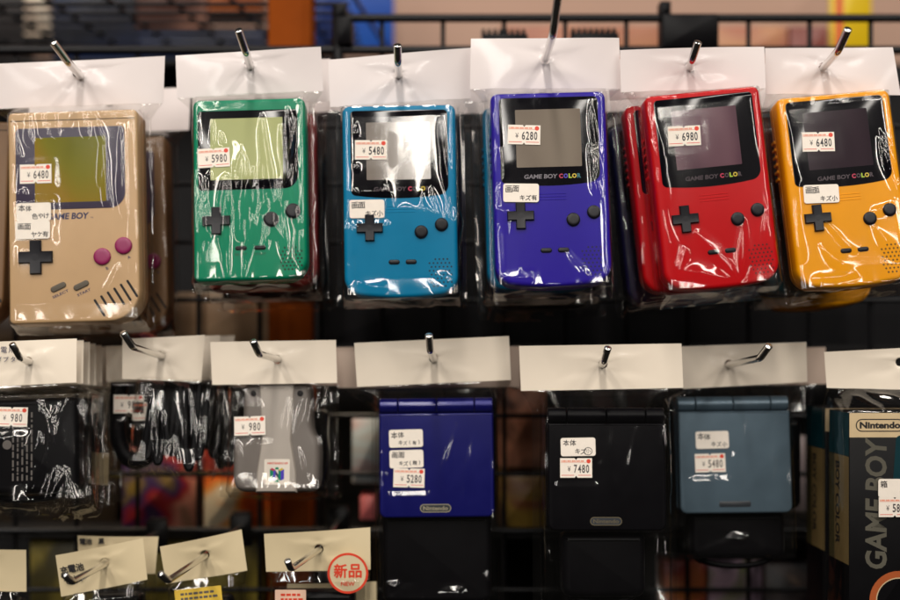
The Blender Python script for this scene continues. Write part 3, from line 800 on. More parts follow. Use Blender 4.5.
# ---- grey controller pack with the colour logo ----------------------
M10 = pose(276, 440, 52, 0, -6.5)
t = thing('controller_pack', 'grey controller expansion pack with a white logo sticker', 'controller pack', M=M10)
m = MB()
half = [(22, -36.4), (25.5, -35.6), (28.2, -33.6), (29.8, -30.5), (30.6, -26), (30.8, -8), (30.2, -2), (28.6, 2.2), (26.4, 5.4), (25, 10), (24.3, 18), (24, 30), (23.6, 38), (22.4, 40.6), (20, 41.4)]
prism(m, half+[(-x, z) for x, z in reversed(half)], [(5, 2), (3.2, 2.3), (1.6, 3.4), (.5, 5.4), (0, 8), (0, 26), (2, 28.5)], 'n_grey_dark'); m.build('body', t)
m = MB()
prism(m, [(-14, -37), (15, -37), (14.6, -22), (10.8, 0), (11.6, 20), (13, 41.5), (-13, 41.5), (-11.6, 20), (-10.6, 0), (-13.6, -22)],
      [(2.6, .2), (1.2, .5), (.3, 1.6), (0, 3), (0, 9)], 'n_grey_plastic'); m.build('raised_panel', t)
for i, (x, z) in enumerate(((-16.5, 33), (16.5, 33))):
    m = MB(); prism(m, circ(x, z, 2.2, 18), [(.4, 1.7), (0, 1.9), (0, 3)], 'speaker_dark'); m.build('screw', t)
m = MB(); prism(m, rrect(-8, -31.5, 10, -13.5, .8, 3), [(0, -.02), (0, .15)], 'sticker_paper'); lg = m.build('logo_sticker', t)
m = MB(); y = -.1
letter(m, 'NINTENDO', 0, -16.4, 11.5, 1.5, y, 'ink_red', bold=.03); letter(m, '64', 7.4, -16.3, 2.2, 1.6, y, 'ink_red', bold=.03)
# isometric N: posts and diagonals
def quad(p, k): m.add([(x, y, z) for x, z in p], [(0, 1, 2, 3)], k)
cx, cz = 1, -24
quad([(cx-5, cz-3.4), (cx-2.6, cz-4.6), (cx-2.6, cz+2.2), (cx-5, cz+3.4)], 'green_plastic')
quad([(cx-2.6, cz-4.6), (cx-1, cz-3.8), (cx-1, cz+2.8), (cx-2.6, cz+2.2)], 'logo_violet')
quad([(cx+2.6, cz-4.6), (cx+5, cz-3.4), (cx+5, cz+3.4), (cx+2.6, cz+2.2)], 'logo_violet')
quad([(cx+1, cz-3.8), (cx+2.6, cz-4.6), (cx+2.6, cz+2.2), (cx+1, cz+2.8)], 'green_plastic')
quad([(cx-1, cz-.4), (cx+1, cz-3.2), (cx+1, cz-.2), (cx-1, cz+2.6)], 'ink_blue')
quad([(cx-5, cz+3.4), (cx-2.6, cz+2.2), (cx-1, cz+2.9), (cx-3.4, cz+4.4)], 'logo_red')
quad([(cx+1, cz+2.9), (cx+2.6, cz+2.2), (cx+5, cz+3.4), (cx+3.4, cz+4.4)], 'logo_yellow')
quad([(cx-1.6, cz-5.6), (cx+1.6, cz-5.6), (cx+1, cz-3.9), (cx-1, cz-3.9)], 'green_plastic')
quad([(cx-1.3, cz+3.2), (cx+1.3, cz+3.2), (cx+1, cz+4.8), (cx-1, cz+4.8)], 'green_plastic')
m.build('logo', lg, smooth=False, recalc=False)
H10 = [(210, 342), (336, 340), (337, 383), (212, 385)]
bag('clear bag with white header card round the grey controller pack', M10, H10, 54, (33, 38, -36, 27), hole=(277, 359.5),
    stickers=[(250, 426, '980', 2, 1)], hseed=24, crumple=1.2, ext=4, flange=8, front=.3,
    cr=[(-22, 36, -10, -14, 2.6, 2.4, False), (-28, 34, -16, 0, 2.0, 2.0, True), (-14, 34, -8, -10, 2.2, 2.0, False), (8, 30, 10, -12, 2.2, 1.8, False), (24, 38, 14, -4, 2.4, 2.2, False), (30, 34, 28, 4, 2, 2, True), (-30, 6, -24, -16, 2, 1.8, True), (14, 0, 22, -30, 2, 1.5, True), (34, 30, 33, -30, 2, 1.8, True), (30, 30, 20, 6, 1.6, 1.8, False)])
spare('bag hanging behind the grey controller pack, its card showing at the right', [(232, 349), (354, 347), (354, 385), (232, 387)], 120, (280, 360), 25, 'black mains adapter in the bag behind the grey controller pack', size=(30, 34), drop=48)

# ---- black cable bags ------------------------------------------------
def cable(label, M, seed, w=44):
    t = thing('link_cable', label, 'cable', M=M)
    r = random.Random(seed); m = MB()
    for k in range(7):                                     # folded into long hanging loops
        x = -w/2+4+k*(w-8)/6+r.uniform(-1, 1); top = 28+r.uniform(-14, 5); bot = -24+r.uniform(-8, 12); y = 6+r.uniform(0, 9)
        tube(m, smoothpath([(x-2.4+r.uniform(-9, 9), y, top-5), (x-2.4, y, bot+4), (x+r.uniform(-1, 1), y, bot-2), (x+2.4, y+2, bot+4), (x+2.4+r.uniform(-1, 1), y+2, top)], 2), 2.5, 'black_plastic', 8)
    m.build('cord', t)
    return t
HC = [(122, 339), (205, 335), (201, 382), (122, 379)]
Mc = pose(172, 424, 60, 4, -8)
cable('black coiled link cable in the front bag of the cable hook', Mc, 3)
bag('clear bag with white header card round the front black cable', Mc, HC, 66, (27, 32, -30, 22), hole=(161.5, 355.5),
    stickers=[], hseed=26, crumple=1.5, ext=6, flange=3, front=.6,
    cr=vfolds(9, -24, 26, -30, 28, 24, 50, (1.3, 2.4), (1.4, 2.6), 8, .18, .6))
for k in (1, 2):
    Mk = back(pose(176, 424, 60, 4-3*k, -8), 34*k, 10*k+4, -2*k)
    cable('black coiled link cable in bag number two of the cable hook' if k == 1 else 'black coiled link cable deepest on the cable hook', Mk, 3+k)
    bag('clear wrinkled bag directly behind the front cable bag' if k == 1 else 'clear wrinkled bag deepest on the cable hook', Mk, deeper(HC, 66, 34*k, 5*k, 0), 66+34*k, (27, 32, -30, 22), hole=px_of(W(161.5, 355.5, 66)+Vector((5*k, 34*k, 0))),
        hseed=27+k, res=.7, crumple=1.6, ext=6, flange=3, front=.6, mat='stacked_film', cr=vfolds(8, -24, 26, -30, 28, 24, 50, (1.3, 2.4), (1.4, 2.6), 18+k, .18, .6))
# two loose priced bags of cable to its left
Ml = pose(136, 430, 84, 0, 0)
t = thing('charging_cable', 'black cable loop with red and white price stickers left of the cable bag', 'cable', M=Ml)
m = MB(); tube(m, smoothpath([(-14, 8, 34), (-16, 8, 6), (-14, 8, -14), (-4, 8, -25), (8, 8, -20), (14, 8, -4), (20, 8, 20), (26, 8, 34)], 3), 6.5, 'black_plastic', 12); m.build('cord', t)
bag('clear bag round the black cable loop with two price stickers', Ml, [(106, 346), (186, 344), (184, 380), (106, 382)], 92, (28, 34, -30, 20), hole=(158, 356),
    stickers=[(129, 404, '980', 0, 1), (148, 411, '480', 3, 1)], hseed=31, res=.7, crumple=1.2, flange=2, front=.5, mat='stacked_film')

# ---- adapter bags at far left ---------------------------------------
HA = [(-34, 343), (76, 338.5), (76, 382.5), (-34, 388)]
Ma = pose(18, 446, 30, -2, -7)
t = adapter('black mains adapter with tiny white print in the far left bag', Ma, 82, 66, 30)
m = MB(); r = random.Random(2)
for k in range(5):                                        # rating plate print, too fine to read
    x = -4+k*3.2
    z = -24
    while z < 22:
        L = r.uniform(1.2, 5.5); sheet(m, rrect(x, z, x+1.2, min(z+L, 23), .2, 2), -.05, 'ink_grey'); z += L+r.uniform(.7, 2)
sheet(m, circ(-7.5, 1, 3.2, 20), -.05, 'ink_grey')
m.build('rating_print', t, smooth=False)
for k in range(6):
    Mk = back(Ma, 17*k, 0, 0)
    if k in (2, 4): adapter(('black mains adapter in the third bag of the far left stack', 'black mains adapter in the fifth bag of the far left stack')[k//2-1], back(Mk, 0, 6, 0), 66, 60, 14, cord=False)
    ob = bag(('clear bag at the front of the far left stack with a handwritten header card', 'second bag of the far left stack, right behind the handwritten card', 'third bag of the far left stack counted from the front',
         'fourth bag of the far left stack counted from the front', 'fifth bag of the far left stack counted from the front', 'rearmost bag of the far left stack')[k], Mk, deeper(HA, 28, 17*k, 0, -1.2*k), 28+17*k, (47, 36, -40, 10 if k else 30), hole=px_of(W(28, 361, 28)+Vector((0, 17*k, -1.2*k))),
        stickers=[(12, 417, '980', -3, 1)] if k == 0 else [], hseed=33+k, res=.8 if k == 0 else .5, crumple=2.1, ext=8, flange=4, front=.5, mat='clear_film' if k == 0 else 'stacked_film', group='bags stacked on the far left hook',
        cr=vfolds(9, 14, 46, -38, 34, 18, 44, (1.4, 2.8), (2.0, 4.0), 40+k, .4, .6))
    if k == 0:
        m = MB(); c = W(8, 352, 24); 
        for i, ch in enumerate('充電用'): letter(m, ch, c.x-9+i*5.2, c.z+1.5, None, 4.2, 27.0, 'ink_blue')
        for i, ch in enumerate('アダプター'): letter(m, ch, c.x-12+i*4.8, c.z-5, None, 3.6 if ch != 'ー' else .6, 27.0, 'ink_blue')
        org = W(28, 361, 28)
        m.build('card_writing', ob, org, smooth=False, recalc=False)

for px, py, y, ro, lab in ((62, 470, 66, 20, 'small folded cream leaflet in the foremost far left bag, beside the adapter'), (97, 468, 90, 6, 'small folded cream leaflet deeper in the far left stack')):
    Mf = pose(px, py, y, ro, 8, -14)
    m = MB(); P = [(-9, -12), (9, -12), (9, 12), (-9, 12)]
    m.add([(-9, 0, -12), (0, -2.5, -12), (9, .5, -12), (9, .5, 12), (0, -2.5, 12), (-9, 0, 12)], [(0, 1, 4, 5), (1, 2, 3, 4)], 'leaflet_paper')
    o = m.build('paper_leaflet', None, (0, 0, 0), smooth=False); md = o.modifiers.new('paper_thickness', 'SOLIDIFY'); md.thickness = .0004
    Q = Mf.copy(); Q.translation = Mf.translation*S; o.matrix_world = Q; tag(o, lab, 'leaflet')
# ---- boxed console, right edge ---------------------------------------
def retail_box(label, Mx, w, h, d, front=True):
    t = thing('game_box', label, 'box', M=Mx)
    m = MB(); boxm(m, 0, 0, -h, w, d, 0, 'box_black', .5); m.build('carton', t)
    m = MB(); sheet(m, rrect(.3, -17, w-.3, -.4, .2, 2), -.06, 'box_cream'); m.build('cream_band', t, smooth=False)
    if front:
        m = MB(); o = rrect(4.6, -13.2, 38, -4.4, 4.3, 7); i = inset(o, .75); n = len(o)
        m.add([(x, -.1, z) for x, z in o]+[(x, -.1, z) for x, z in i], [(k, (k+1) % n, n+(k+1) % n, n+k) for k in range(n)], 'ink_black')
        letter(m, 'Nintendo', 21.3, -8.7, 28, 4.6, -.1, 'ink_black', bold=.045); m.build('maker_oval', t, smooth=False, recalc=False)
        m = MB(); letter(m, 'GAME BOY', 18.5, -62, 89, 15, -.06, 'box_grey_print', 90, .03, .1); m.build('title_lettering', t, smooth=False, recalc=False)
        m = MB(); cx, cz = 34, -128
        for r0, r1, mt in ((20, 15.5, 'box_orange'), (15.5, 14.8, 'box_cream')):
            A, B = circ(cx, cz, r0, 40), circ(cx, cz, r1, 40)
            m.add([(x, -.08, z) for x, z in A]+[(x, -.08, z) for x, z in B], [(k, (k+1) % 40, 40+(k+1) % 40, 40+k) for k in range(40)], mt)
        m.build('ring_emblem', t, smooth=False)
        m = MB(); prism(m, rot2(rrect(31, -58, 64, -16.5, 3, 4), -4, 46, -36), [(0, -.1), (0, .05)], 'box_teal'); m.build('printed_picture', t, smooth=False)
    # left side: teal head, cream foot, lettering down the edge
    m = MB()
    def side(y0, z0, y1, z1, mt, x=-.06): m.add([(x, y0, z0), (x, y1, z0), (x, y1, z1), (x, y0, z1)], [(0, 1, 2, 3)], mt)
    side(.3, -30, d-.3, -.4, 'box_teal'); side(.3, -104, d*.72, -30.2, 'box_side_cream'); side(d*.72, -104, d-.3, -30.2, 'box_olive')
    m.build('side_print', t, smooth=False)
    q = MB(); letter(q, 'BOY COLOR', 0, 0, 58, 9.5, 0, 'ink_black', -90, .03); letter(q, 'Nintendo', -9, 52, 20, 3.4, 0, 'emblem_dark', -90, .02)
    q.v = [(-.12, d*.56-x, z-64) for x, _, z in q.v]; q.build('side_lettering', t, smooth=False, recalc=False)
    return t
MX = pose(849, 412.5, 18, 0, 0, 1.5)
retail_box('black and cream console box with a teal side, at the right edge', MX, 110, 165, 44)
HX = [(824, 352), (960, 345), (960, 391), (827, 388)]
ob = thing('product_bag', 'clear bag with white header card round the black and cream console box', 'plastic bag', W(900, 362, 40))
org = W(900, 362, 40)
header(ob, org, *HX, 40, (900, 362), seed=50, mat='warm_lit_paper')
MXc = MX @ Matrix.Translation((55, 0, -60))
rx = []
x, z = at(MXc, 894, 507); rx.append(price_sticker(ob, org, MXc, x, z, '5800', y=-1.6))
x, z = at(MXc, 895, 488); rx.append(note_label(ob, org, MXc, x, z, '箱', 'キズ', y=-1.6))
film_bag(ob, org, MXc, 57, 61, -106, 48, W(827, 388, 40), W(960, 391, 40), cr=[(-50, 70, -30, 60, 2, 1.6, True), (-40, 74, -10, 62, 2.4, 2, False)], seed=51, crumple=.8, front=.1, gap=1.2, rects=rx)
MXb = pose(825, 408, 80, 0, 0, 1.5)
retail_box('second console box in shade behind the one at the right edge', MXb, 110, 165, 46, False)

# ---- bottom row of cards ----------------------------------------------
def low_bag(label, hdr, hy, hole, seed, writing=None, content=None, mat='falloff_paper'):
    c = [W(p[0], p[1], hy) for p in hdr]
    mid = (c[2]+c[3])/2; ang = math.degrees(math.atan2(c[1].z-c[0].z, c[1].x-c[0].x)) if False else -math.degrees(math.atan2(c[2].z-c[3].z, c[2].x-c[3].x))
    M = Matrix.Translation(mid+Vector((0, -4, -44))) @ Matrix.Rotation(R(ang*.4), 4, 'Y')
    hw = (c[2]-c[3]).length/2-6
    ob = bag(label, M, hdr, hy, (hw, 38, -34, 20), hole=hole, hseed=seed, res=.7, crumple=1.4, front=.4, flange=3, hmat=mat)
    adapter(content, M, hw*1.7, 60, 18, cord=True)
    if writing:
        m = MB(); o = W(hole[0], hole[1], hy)
        d = (c[2]-c[3]).normalized(); up = Vector((-d.z, 0, d.x))
        for txt, fx, fz, h in writing:
            base = c[3]+d*((c[2]-c[3]).length*fx)+up*((c[0]-c[3]).length*fz)
            for i, ch in enumerate(txt):
                p = base+d*(i*h*1.08); heavy(m, ch, p.x, p.z, None, h, hy-1.6, 'ink_black', .16, -ang)
        m.build('card_writing', ob, o, smooth=False, recalc=False)
    return ob
low_bag('bag with paper card cut off by the left edge in the bottom row', [(-60, 548), (26, 550), (26, 592), (-60, 590)], 50, (-20, 562), 60, None, 'black mains adapter in the bag at the bottom left corner')
low_bag('bag with tilted card with black handwriting in the bottom row', [(55.5, 555.5), (142, 539), (147, 580), (61, 597)], 40, (105, 563), 61, [('充電池', .10, .62, 5.2), ('セット', .12, .36, 5.0)], 'black mains adapter under the tilted card with handwriting')
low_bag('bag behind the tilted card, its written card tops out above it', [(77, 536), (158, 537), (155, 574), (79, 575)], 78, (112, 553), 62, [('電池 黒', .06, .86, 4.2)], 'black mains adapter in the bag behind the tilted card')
low_bag('bag with tilted blank card under the grey controller pack', [(159.5, 547), (241, 530), (247, 571), (166, 584)], 46, (205, 555), 63, None, 'black mains adapter under the blank tilted card')
lb = low_bag('bag with level card carrying a round red sticker', [(264, 534), (370, 528), (370.5, 570), (266, 572)], 44, (319, 549), 64, None, 'black mains adapter under the card with the round red sticker')
o64 = W(319, 549, 44); c = W(348, 573, 40)
m = MB(); prism(m, circ(c.x, c.z, 14.2, 44), [(0, 38.6), (0, 38.8)], 'falloff_paper'); st = m.build('round_sticker', lb, o64)
m = MB()
A, B = circ(c.x, c.z, 14.2, 44), circ(c.x, c.z, 12.6, 44)
m.add([(x, 38.5, z) for x, z in A]+[(x, 38.5, z) for x, z in B], [(k, (k+1) % 44, 44+(k+1) % 44, 44+k) for k in range(44)], 'ink_red')
heavy(m, '新', c.x-5.1, c.z+1.6, 8.8, 9.4, 38.5, 'ink_red', .3); heavy(m, '品', c.x+5.1, c.z+1.6, 8.6, 9.2, 38.5, 'ink_red', .3)
heavy(m, 'NEW', c.x, c.z-7.4, 9.5, 2.8, 38.5, 'ink_red', .12); m.build('printing', st, o64, smooth=False, recalc=False).location = (0, 0, 0)
low_bag('bag with paper card lowest of all, half below the picture under the round sticker', [(287, 584), (376, 582), (376, 616), (287, 618)], 64, (332, 598), 65, None, 'black mains adapter at the very bottom under the round sticker')
for (x0, y0, x1, y1, rot, mt, lab, ink) in ((175, 588, 222, 606, 6, 'yellow_tag', 'small yellow tag with dark print under the blank tilted card', 'ink_grey'), (275, 590, 306, 610, 0, 'pink_tag', 'small pale tag with red print at the lower edge', 'ink_red')):
    a, b = W(x0, y1, 34), W(x1, y0, 34); o = Vector(((a.x+b.x)/2, 34, (a.z+b.z)/2))
    m = MB(); prism(m, rot2(rrect(a.x, a.z, b.x, b.z, .6, 3), rot, o.x, o.z), [(0, 34), (0, 34.5)], mt)
    r = random.Random(x0)
    t = thing('price_tag', lab, 'tag', o); m.build('card', t, o)
    m = MB()
    for k in range(2):
        x = a.x+4
        while x < b.x-5:
            L = r.uniform(1.5, 3.5); P = rot2(rrect(x, b.z-4.2-k*3.2, x+L, b.z-2.6-k*3.2, .2, 2), rot, o.x, o.z); sheet(m, P, 33.9, ink); x += L+.8
    m.build('print', t, o, smooth=False)

# ---- hooks ------------------------------------------------------------
hook('chrome hook through the card of the beige console', (80, 75), 54, (68, 62), 10, (53, 42), -6)
hook('chrome hook through the card of the green console', (250, 65), 42, (246, 52), 0, (238.5, 30), -12)
hook('chrome hook through the card of the teal console', (398.5, 74), 42, (398, 62), -6, (397.5, 45), -14)
hook('long chrome hook reaching above the picture over the purple console', (545.5, 58), 28, (553, 34), -44, (559, -10), -60)
hook('chrome hook through the card of the red console', (690, 66), 22, (692, 60), -2, (698, 42), -10)
hook('chrome hook through the card of the yellow console', (824, 66), 32, (838, 51), -20, (848, 29), -34)
hook('chrome hook through the handwritten card at the far left', (29, 361), 26, (20, 358), 4, (12, 344), -2, 2.3)
hook('chrome hook through the card of the cable bag', (161.5, 355.5), 64, (133, 347), -6, (123, 333), -14, 2.4)
hook('chrome hook through the card of the grey controller pack', (278, 358.5), 52, (259, 354), -2, (253, 341), -10, 2.4)
hook('chrome hook through the card of the blue folding console', (434, 358.5), 58, (430, 350), -4, (429, 335), -12, 2.5)
hook('chrome hook through the card of the black folding console', (602, 364), 32, (604, 361), -8, (608, 348), -16, 2.4)
hook('chrome hook through the card of the steel blue folding console', (729, 364), 78, (760, 358), -10, (769, 346), -20, 2.5)
hook('chrome hook through the tilted card with handwriting', (104, 564), 38, (72, 582), -40, (64, 575), -46, 2.3)
hook('chrome hook through the blank tilted card', (205, 555), 44, (168, 581), -40, (160, 574), -46, 2.3)
hook('chrome hook through the card with the round red sticker', (319, 549), 42, (291, 569), -16, (287.5, 561), -22, 2.3)

# ---- wire grid ----------------------------------------------------------
gx0, gx1 = W(-60, 0, WALL_Y).x, W(960, 0, WALL_Y).x
grid = thing('wire_grid', 'black wire display grid behind all the hanging bags', 'display grid', W(450, 640, WALL_Y))
gorg = W(450, 640, WALL_Y)
zb_ = W(0, 640, WALL_Y).z
ztop = W(0, 18, WALL_Y).z; zlow = W(0, 50, WALL_Y).z
m = MB(); xs = W(338, 0, WALL_Y).x
tube(m, [(xs, WALL_Y, ztop), (gx1, WALL_Y, ztop)], 3.4, 'black_wire', 14); m.build('top_rail', grid, gorg)
m = MB(); tube(m, [(gx0, WALL_Y, zlow), (gx1, WALL_Y, zlow)], 3.6, 'black_wire', 14); m.build('second_rail', grid, gorg)
m = MB(); tube(m, [(xs, WALL_Y, zlow-8), (xs, WALL_Y, ztop+9)], 5, 'black_wire', 14); m.build('upright', grid, gorg)
for k in range(-8, 9):
    px = 443+61.3*k
    x = W(px, 0, WALL_Y).x
    m = MB(); tube(m, [(x, WALL_Y+4, zb_), (x, WALL_Y+4, ztop if px > 338 else zlow)], 2.0, 'black_wire', 10); m.build('wire', grid, gorg)
for py in (650, 590, 531, 474, 416, 358, 300, 242, 184, 126):
    z = W(0, py, WALL_Y).z
    m = MB(); tube(m, [(gx0, WALL_Y, z), (gx1, WALL_Y, z)], 2.1 if py != 531 else 3.2, 'black_wire', 10); m.build('wire', grid, gorg)
# plastic clamps on the rails
def clamp(label, x0, y0, x1, y1, teeth=0, yy=WALL_Y-9):
    a, b = W(x0, y1, yy), W(x1, y0, yy); o = (a+b)/2
    t = thing('rail_clamp', label, 'clamp', o)
    m = MB(); boxm(m, a.x, yy, a.z, b.x, yy+24, b.z, 'black_plastic', 1.5); m.build('block', t, o)
    if teeth:
        m = MB(); w = (b.x-a.x)/teeth
        for i in range(teeth): boxm(m, a.x+i*w, yy+2, b.z-.3, a.x+i*w+w*.55, yy+20, b.z+4, 'black_plastic', .5)
        m.build('teeth', t, o)
    else:
        m = MB(); boxm(m, a.x-1, yy+3, b.z-1, a.x+8, yy+19, b.z+11, 'black_plastic', 1.2); m.build('catch', t, o)
clamp('black toothed clamp on the rail left of the purple card', 482, 33, 528, 46, 8)
clamp('black toothed clamp on the rail right of the purple card', 572, 32, 619, 46, 8)
clamp('square black clamp joining both rails above the red console', 662, 13, 719, 48)
clamp('small black clamp where the rails meet above the teal console', 336, 16, 352, 44)

# ---- what stands behind the grid ------------------------------------------
def art_box(label, x0, y0, x1, y1, yd, cols, scale, seed, depth=40, name='boxed_game', cat='game box', stretch=(1, 1, 1), det=2):
    k = f'art_{seed}'
    artmat(k, cols, scale, seed, .4, det, stretch)
    a, b = W(x0, y1, yd), W(x1, y0, yd); o = Vector(((a.x+b.x)/2, yd, a.z))
    m = MB(); boxm(m, a.x, yd, a.z, b.x, yd+depth, b.z, k, 1.2)
    ob = m.build(name, None, o); ob.location = o*S
    tag(ob, label, cat); return ob
art_box('crumpled beige paper parcel behind the grid below the green console', 176, 292, 268, 350, 250, [(96, 70, 48), (150, 118, 88), (178, 148, 116)], 9, 1, name='paper_parcel', cat='parcel', stretch=(.6, 1, 2))
art_box('brown carton behind the grid below the beige consoles', -60, 308, 172, 350, 250, [(34, 24, 18), (62, 45, 32), (84, 66, 46)], 8, 2, name='brown_carton', cat='carton', stretch=(.5, 1, 2))
art_box('dark printed game box behind the left adapter bags', -30, 380, 116, 529, 300, [(18, 15, 14), (50, 38, 24), (34, 28, 20)], 14, 3)
art_box('game box with red and purple picture seen between grid wires', 122, 452, 200, 529, 246, [(70, 80, 34), (226, 150, 126), (170, 40, 44), (62, 44, 94), (140, 116, 52)], 15, 14)
art_box('game box with orange and cream picture below the grey controller pack', 204, 440, 268, 529, 246, [(150, 36, 14), (240, 104, 24), (250, 176, 96), (255, 236, 200)], 17, 5, det=1)
art_box('flat yellow green carton behind the bottom row of cards', 30, 535, 262, 640, 250, [(70, 62, 26), (150, 132, 52), (176, 158, 76)], 10, 6)
art_box('small white and blue game box left of the blue folding console', 352, 418, 382, 484, 246, [(150, 128, 112), (150, 162, 166), (150, 60, 36)], 16, 7, stretch=(.4, 1, 1))
art_box('narrow game box with peach and brown picture between blue and black consoles', 500, 388, 546, 468, 246, [(70, 36, 26), (206, 140, 110), (150, 80, 56)], 18, 8)
art_box('narrow game box with yellow and brown picture below the peach one', 500, 472, 546, 528, 246, [(50, 32, 26), (150, 120, 50), (120, 70, 40)], 20, 9)
art_box('game box with pink and orange picture at the foot of the black console bag', 664, 562, 706, 640, 244, [(232, 176, 180), (150, 60, 50), (226, 140, 70)], 18, 10)
art_box('game box with pale purple and green picture below the steel blue console', 708, 562, 762, 640, 244, [(60, 54, 60), (190, 160, 180), (120, 130, 80), (214, 190, 190)], 22, 11)
art_box('dark game box with beige spots below the second console box', 764, 564, 830, 640, 244, [(22, 20, 24), (70, 60, 58), (170, 140, 110)], 22, 12)
art_box('thin pale game box seen between steel blue console and boxes', 792, 436, 806, 512, 246, [(200, 180, 176), (110, 100, 110)], 10, 13, stretch=(.4, 1, 1))
art_box('small pink and red game case between the level card and the blue console', 360, 496, 376, 520, 246, [(220, 130, 130), (200, 90, 90)], 12, 15)
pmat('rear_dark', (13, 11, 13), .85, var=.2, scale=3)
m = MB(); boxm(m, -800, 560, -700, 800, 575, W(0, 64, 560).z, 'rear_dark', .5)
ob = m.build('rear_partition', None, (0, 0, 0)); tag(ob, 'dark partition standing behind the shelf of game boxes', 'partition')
# timber post
a, b = W(268, 0, 252), W(311, 0, 252); o = Vector((a.x, 252, -330))
m = MB(); boxm(m, a.x, 252, -330, b.x, 290, 420, 'wood', 1.5); ob = m.build('wooden_post', None, o); ob.location = o*S
tag(ob, 'orange brown wooden post rising behind the rails left of the teal card', 'post')
# dark backing board that closes the view between the consoles
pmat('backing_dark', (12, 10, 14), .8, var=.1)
a = W(322, 0, 262)
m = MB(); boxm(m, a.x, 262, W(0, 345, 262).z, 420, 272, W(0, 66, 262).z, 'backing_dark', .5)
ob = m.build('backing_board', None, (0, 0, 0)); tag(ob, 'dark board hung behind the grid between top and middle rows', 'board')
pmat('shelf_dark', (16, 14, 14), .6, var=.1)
for k, (py, lab) in enumerate(((352, 'dark shelf plank behind the grid under the top row'), (531, 'dark shelf plank behind the grid above the bottom row'))):
    z = W(0, py, 246).z
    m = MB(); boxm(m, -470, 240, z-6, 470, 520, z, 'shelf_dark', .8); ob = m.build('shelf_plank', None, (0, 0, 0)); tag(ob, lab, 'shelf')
# top left: wire shelf with goods seen from below
zs = 306
t = thing('wire_shelf', 'black wire shelf seen from below in the top left corner', 'shelf', (-330, 400, zs))
so = Vector((-330, 400, zs))
for i in range(9):
    y = 262+i*34
    m = MB(); tube(m, [(-560, y, zs), (-92, y, zs)], 2.6, 'black_wire', 10); m.build('cross_wire', t, so)
for i in range(9):
    x = -540+i*56
    m = MB(); tube(m, [(x, 262, zs+3.5), (x+26, 540, zs+3.5)], 2.0, 'black_wire', 10); m.build('long_wire', t, so)
def rear_goods(label, x0, y0, x1, y1, yd, cols, sc, seed): return art_box(label, x0, y0, x1, y1, yd, cols, sc, seed, 40, 'goods_carton', 'carton')
rear_goods('dark navy carton behind the wire shelf above the beige console', 52, -50, 134, 62, 500, [(10, 16, 34), (28, 50, 96), (14, 20, 40)], 7, 31)
rear_goods('brown pink carton behind the wire shelf right of the navy one', 136, -50, 206, 30, 504, [(96, 56, 44), (190, 134, 112), (150, 90, 70)], 10, 33)
rear_goods('orange brown carton behind the wire shelf beside the wooden post', 208, -50, 262, 14, 506, [(150, 70, 30), (210, 120, 60)], 8, 37)
rear_goods('low dark blue carton under the pink and orange ones behind the wire shelf', 136, 32, 264, 62, 508, [(12, 22, 48), (30, 52, 100)], 7, 38)
rear_goods('very dark carton in the top left corner behind the wire shelf', -60, -50, 22, 62, 502, [(16, 13, 14), (40, 28, 26)], 7, 39)
rear_goods('white wrapped bundle in the far left behind the wire shelf', 24, -20, 50, 36, 498, [(120, 96, 80), (240, 216, 190), (250, 236, 214)], 26, 32)
rear_goods('deep blue carton right of the wooden post', 312, -50, 338, 50, 506, [(14, 34, 90), (26, 76, 176)], 8, 34)
m = MB(); zz = W(0, 62, 500).z; boxm(m, -560, 480, zz-7, -60, 558, zz-.2, 'shelf_dark', .8); ob = m.build('shelf_plank', None, (0, 0, 0)); tag(ob, 'dark plank carrying the cartons behind the wire shelf', 'shelf')
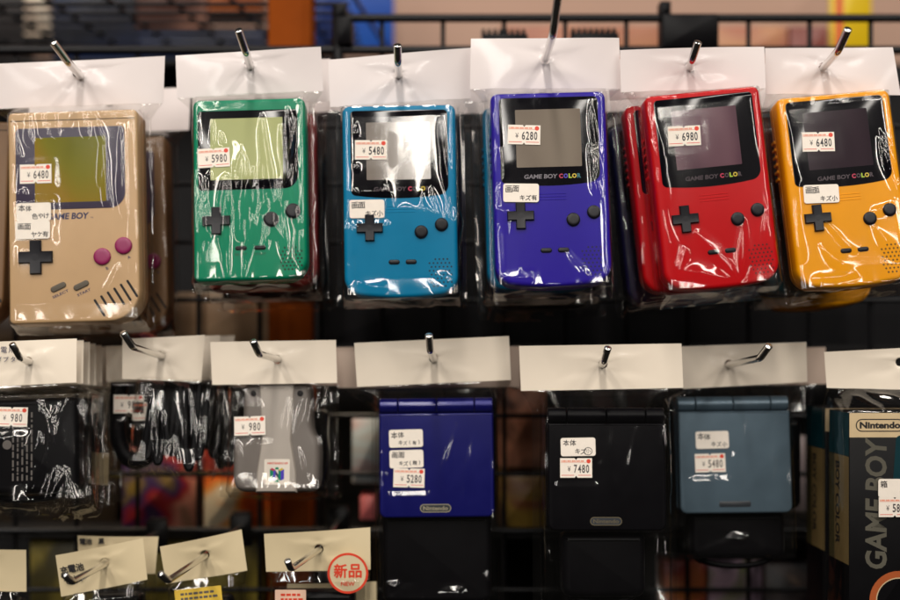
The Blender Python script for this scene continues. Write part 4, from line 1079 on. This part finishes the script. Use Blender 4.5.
# upper background: plaster wall, blue poster board, yellow sign
pmat('plaster', (196, 160, 140), .85, var=.05, scale=4)
m = MB(); boxm(m, -900, 640, -700, 900, 660, 800, 'plaster', .5); ob = m.build('wall', None, (0, 0, 0)); tag(ob, kind='structure')
art_box('blue banner with white blots behind the rails above the teal card', 306, -60, 394, 52, 520, [(28, 60, 150), (40, 96, 190), (30, 80, 176), (236, 220, 216)], 7, 35, 4, 'blue_banner', 'banner')
yb = art_box('yellow sign board with a red stripe standing behind the rails at upper right', 830, -60, 872, 60, 480, [(232, 190, 10), (244, 208, 20)], 6, 36, 5, 'yellow_sign', 'sign')
a, b = W(836, 60, 479), W(843, -60, 479); o = Vector(yb.location)/S
m = MB(); sheet(m, rrect(a.x, a.z+2, b.x, b.z-2, .3, 2), 479.8, 'ink_red'); st = m.build('red_stripe', yb, o, smooth=False); st.location = (0, 0, 0)
for k, (x0, x1, c, lab) in enumerate(((500, 660, [(190, 120, 84), (166, 96, 66), (204, 144, 106)], 'peach coloured carton seen between the rails above the purple card'), (716, 788, [(206, 146, 80), (180, 116, 88), (196, 100, 70)], 'orange peach carton seen between the rails above the red card'), (790, 828, [(150, 70, 56), (110, 60, 50)], 'red brown carton seen between the rails beside the yellow sign'))):
    art_box(lab, x0, 26, x1, 70, 470, c, 8, 40+k, 40, 'peach_carton', 'carton')

# ------------------------------------------------------------------ light: shop ceiling tubes, plus an added fill behind the grid
def strip(name, loc, target, sx, sy, power, col):
    l = bpy.data.lights.new(name, 'AREA'); l.shape = 'RECTANGLE'; l.size = sx; l.size_y = sy; l.energy = power; l.color = col
    o = bpy.data.objects.new(name, l); COL.objects.link(o); o.location = loc
    o.rotation_euler = (Vector(target)-Vector(loc)).to_track_quat('-Z', 'Y').to_euler()
    return o
white = (1, .94, .87)
for x, e in ((-1.75, 44), (-.95, 52), (-.1, 64), (.95, 52), (1.8, 44)):
    strip('ceiling_tube', (x, -2.4, 1.3), (x, -2.2, 0), .12, 4.0, e, white)
strip('goods_fill', (-.23, .227, W(0, 362, 227).z*S), (-.23, .262, -.3), .34, .012, .5, (1, .8, .58))  # added fill with no fixture of its own, brightens the goods behind the grid
w = bpy.data.worlds.new("World"); scene.world = w; w.use_nodes = True
bg = w.node_tree.nodes['Background']; bg.inputs[0].default_value = (1, .86, .74, 1); bg.inputs[1].default_value = .012

scene.view_settings.view_transform = 'Standard'; scene.view_settings.look = 'None'
scene.view_settings.exposure = -.56; scene.view_settings.gamma = 1
scene.cycles.transparent_max_bounces = 40; scene.cycles.max_bounces = 10; scene.cycles.glossy_bounces = 4
scene.cycles.sample_clamp_indirect = 6
scene.cycles.caustics_reflective = False
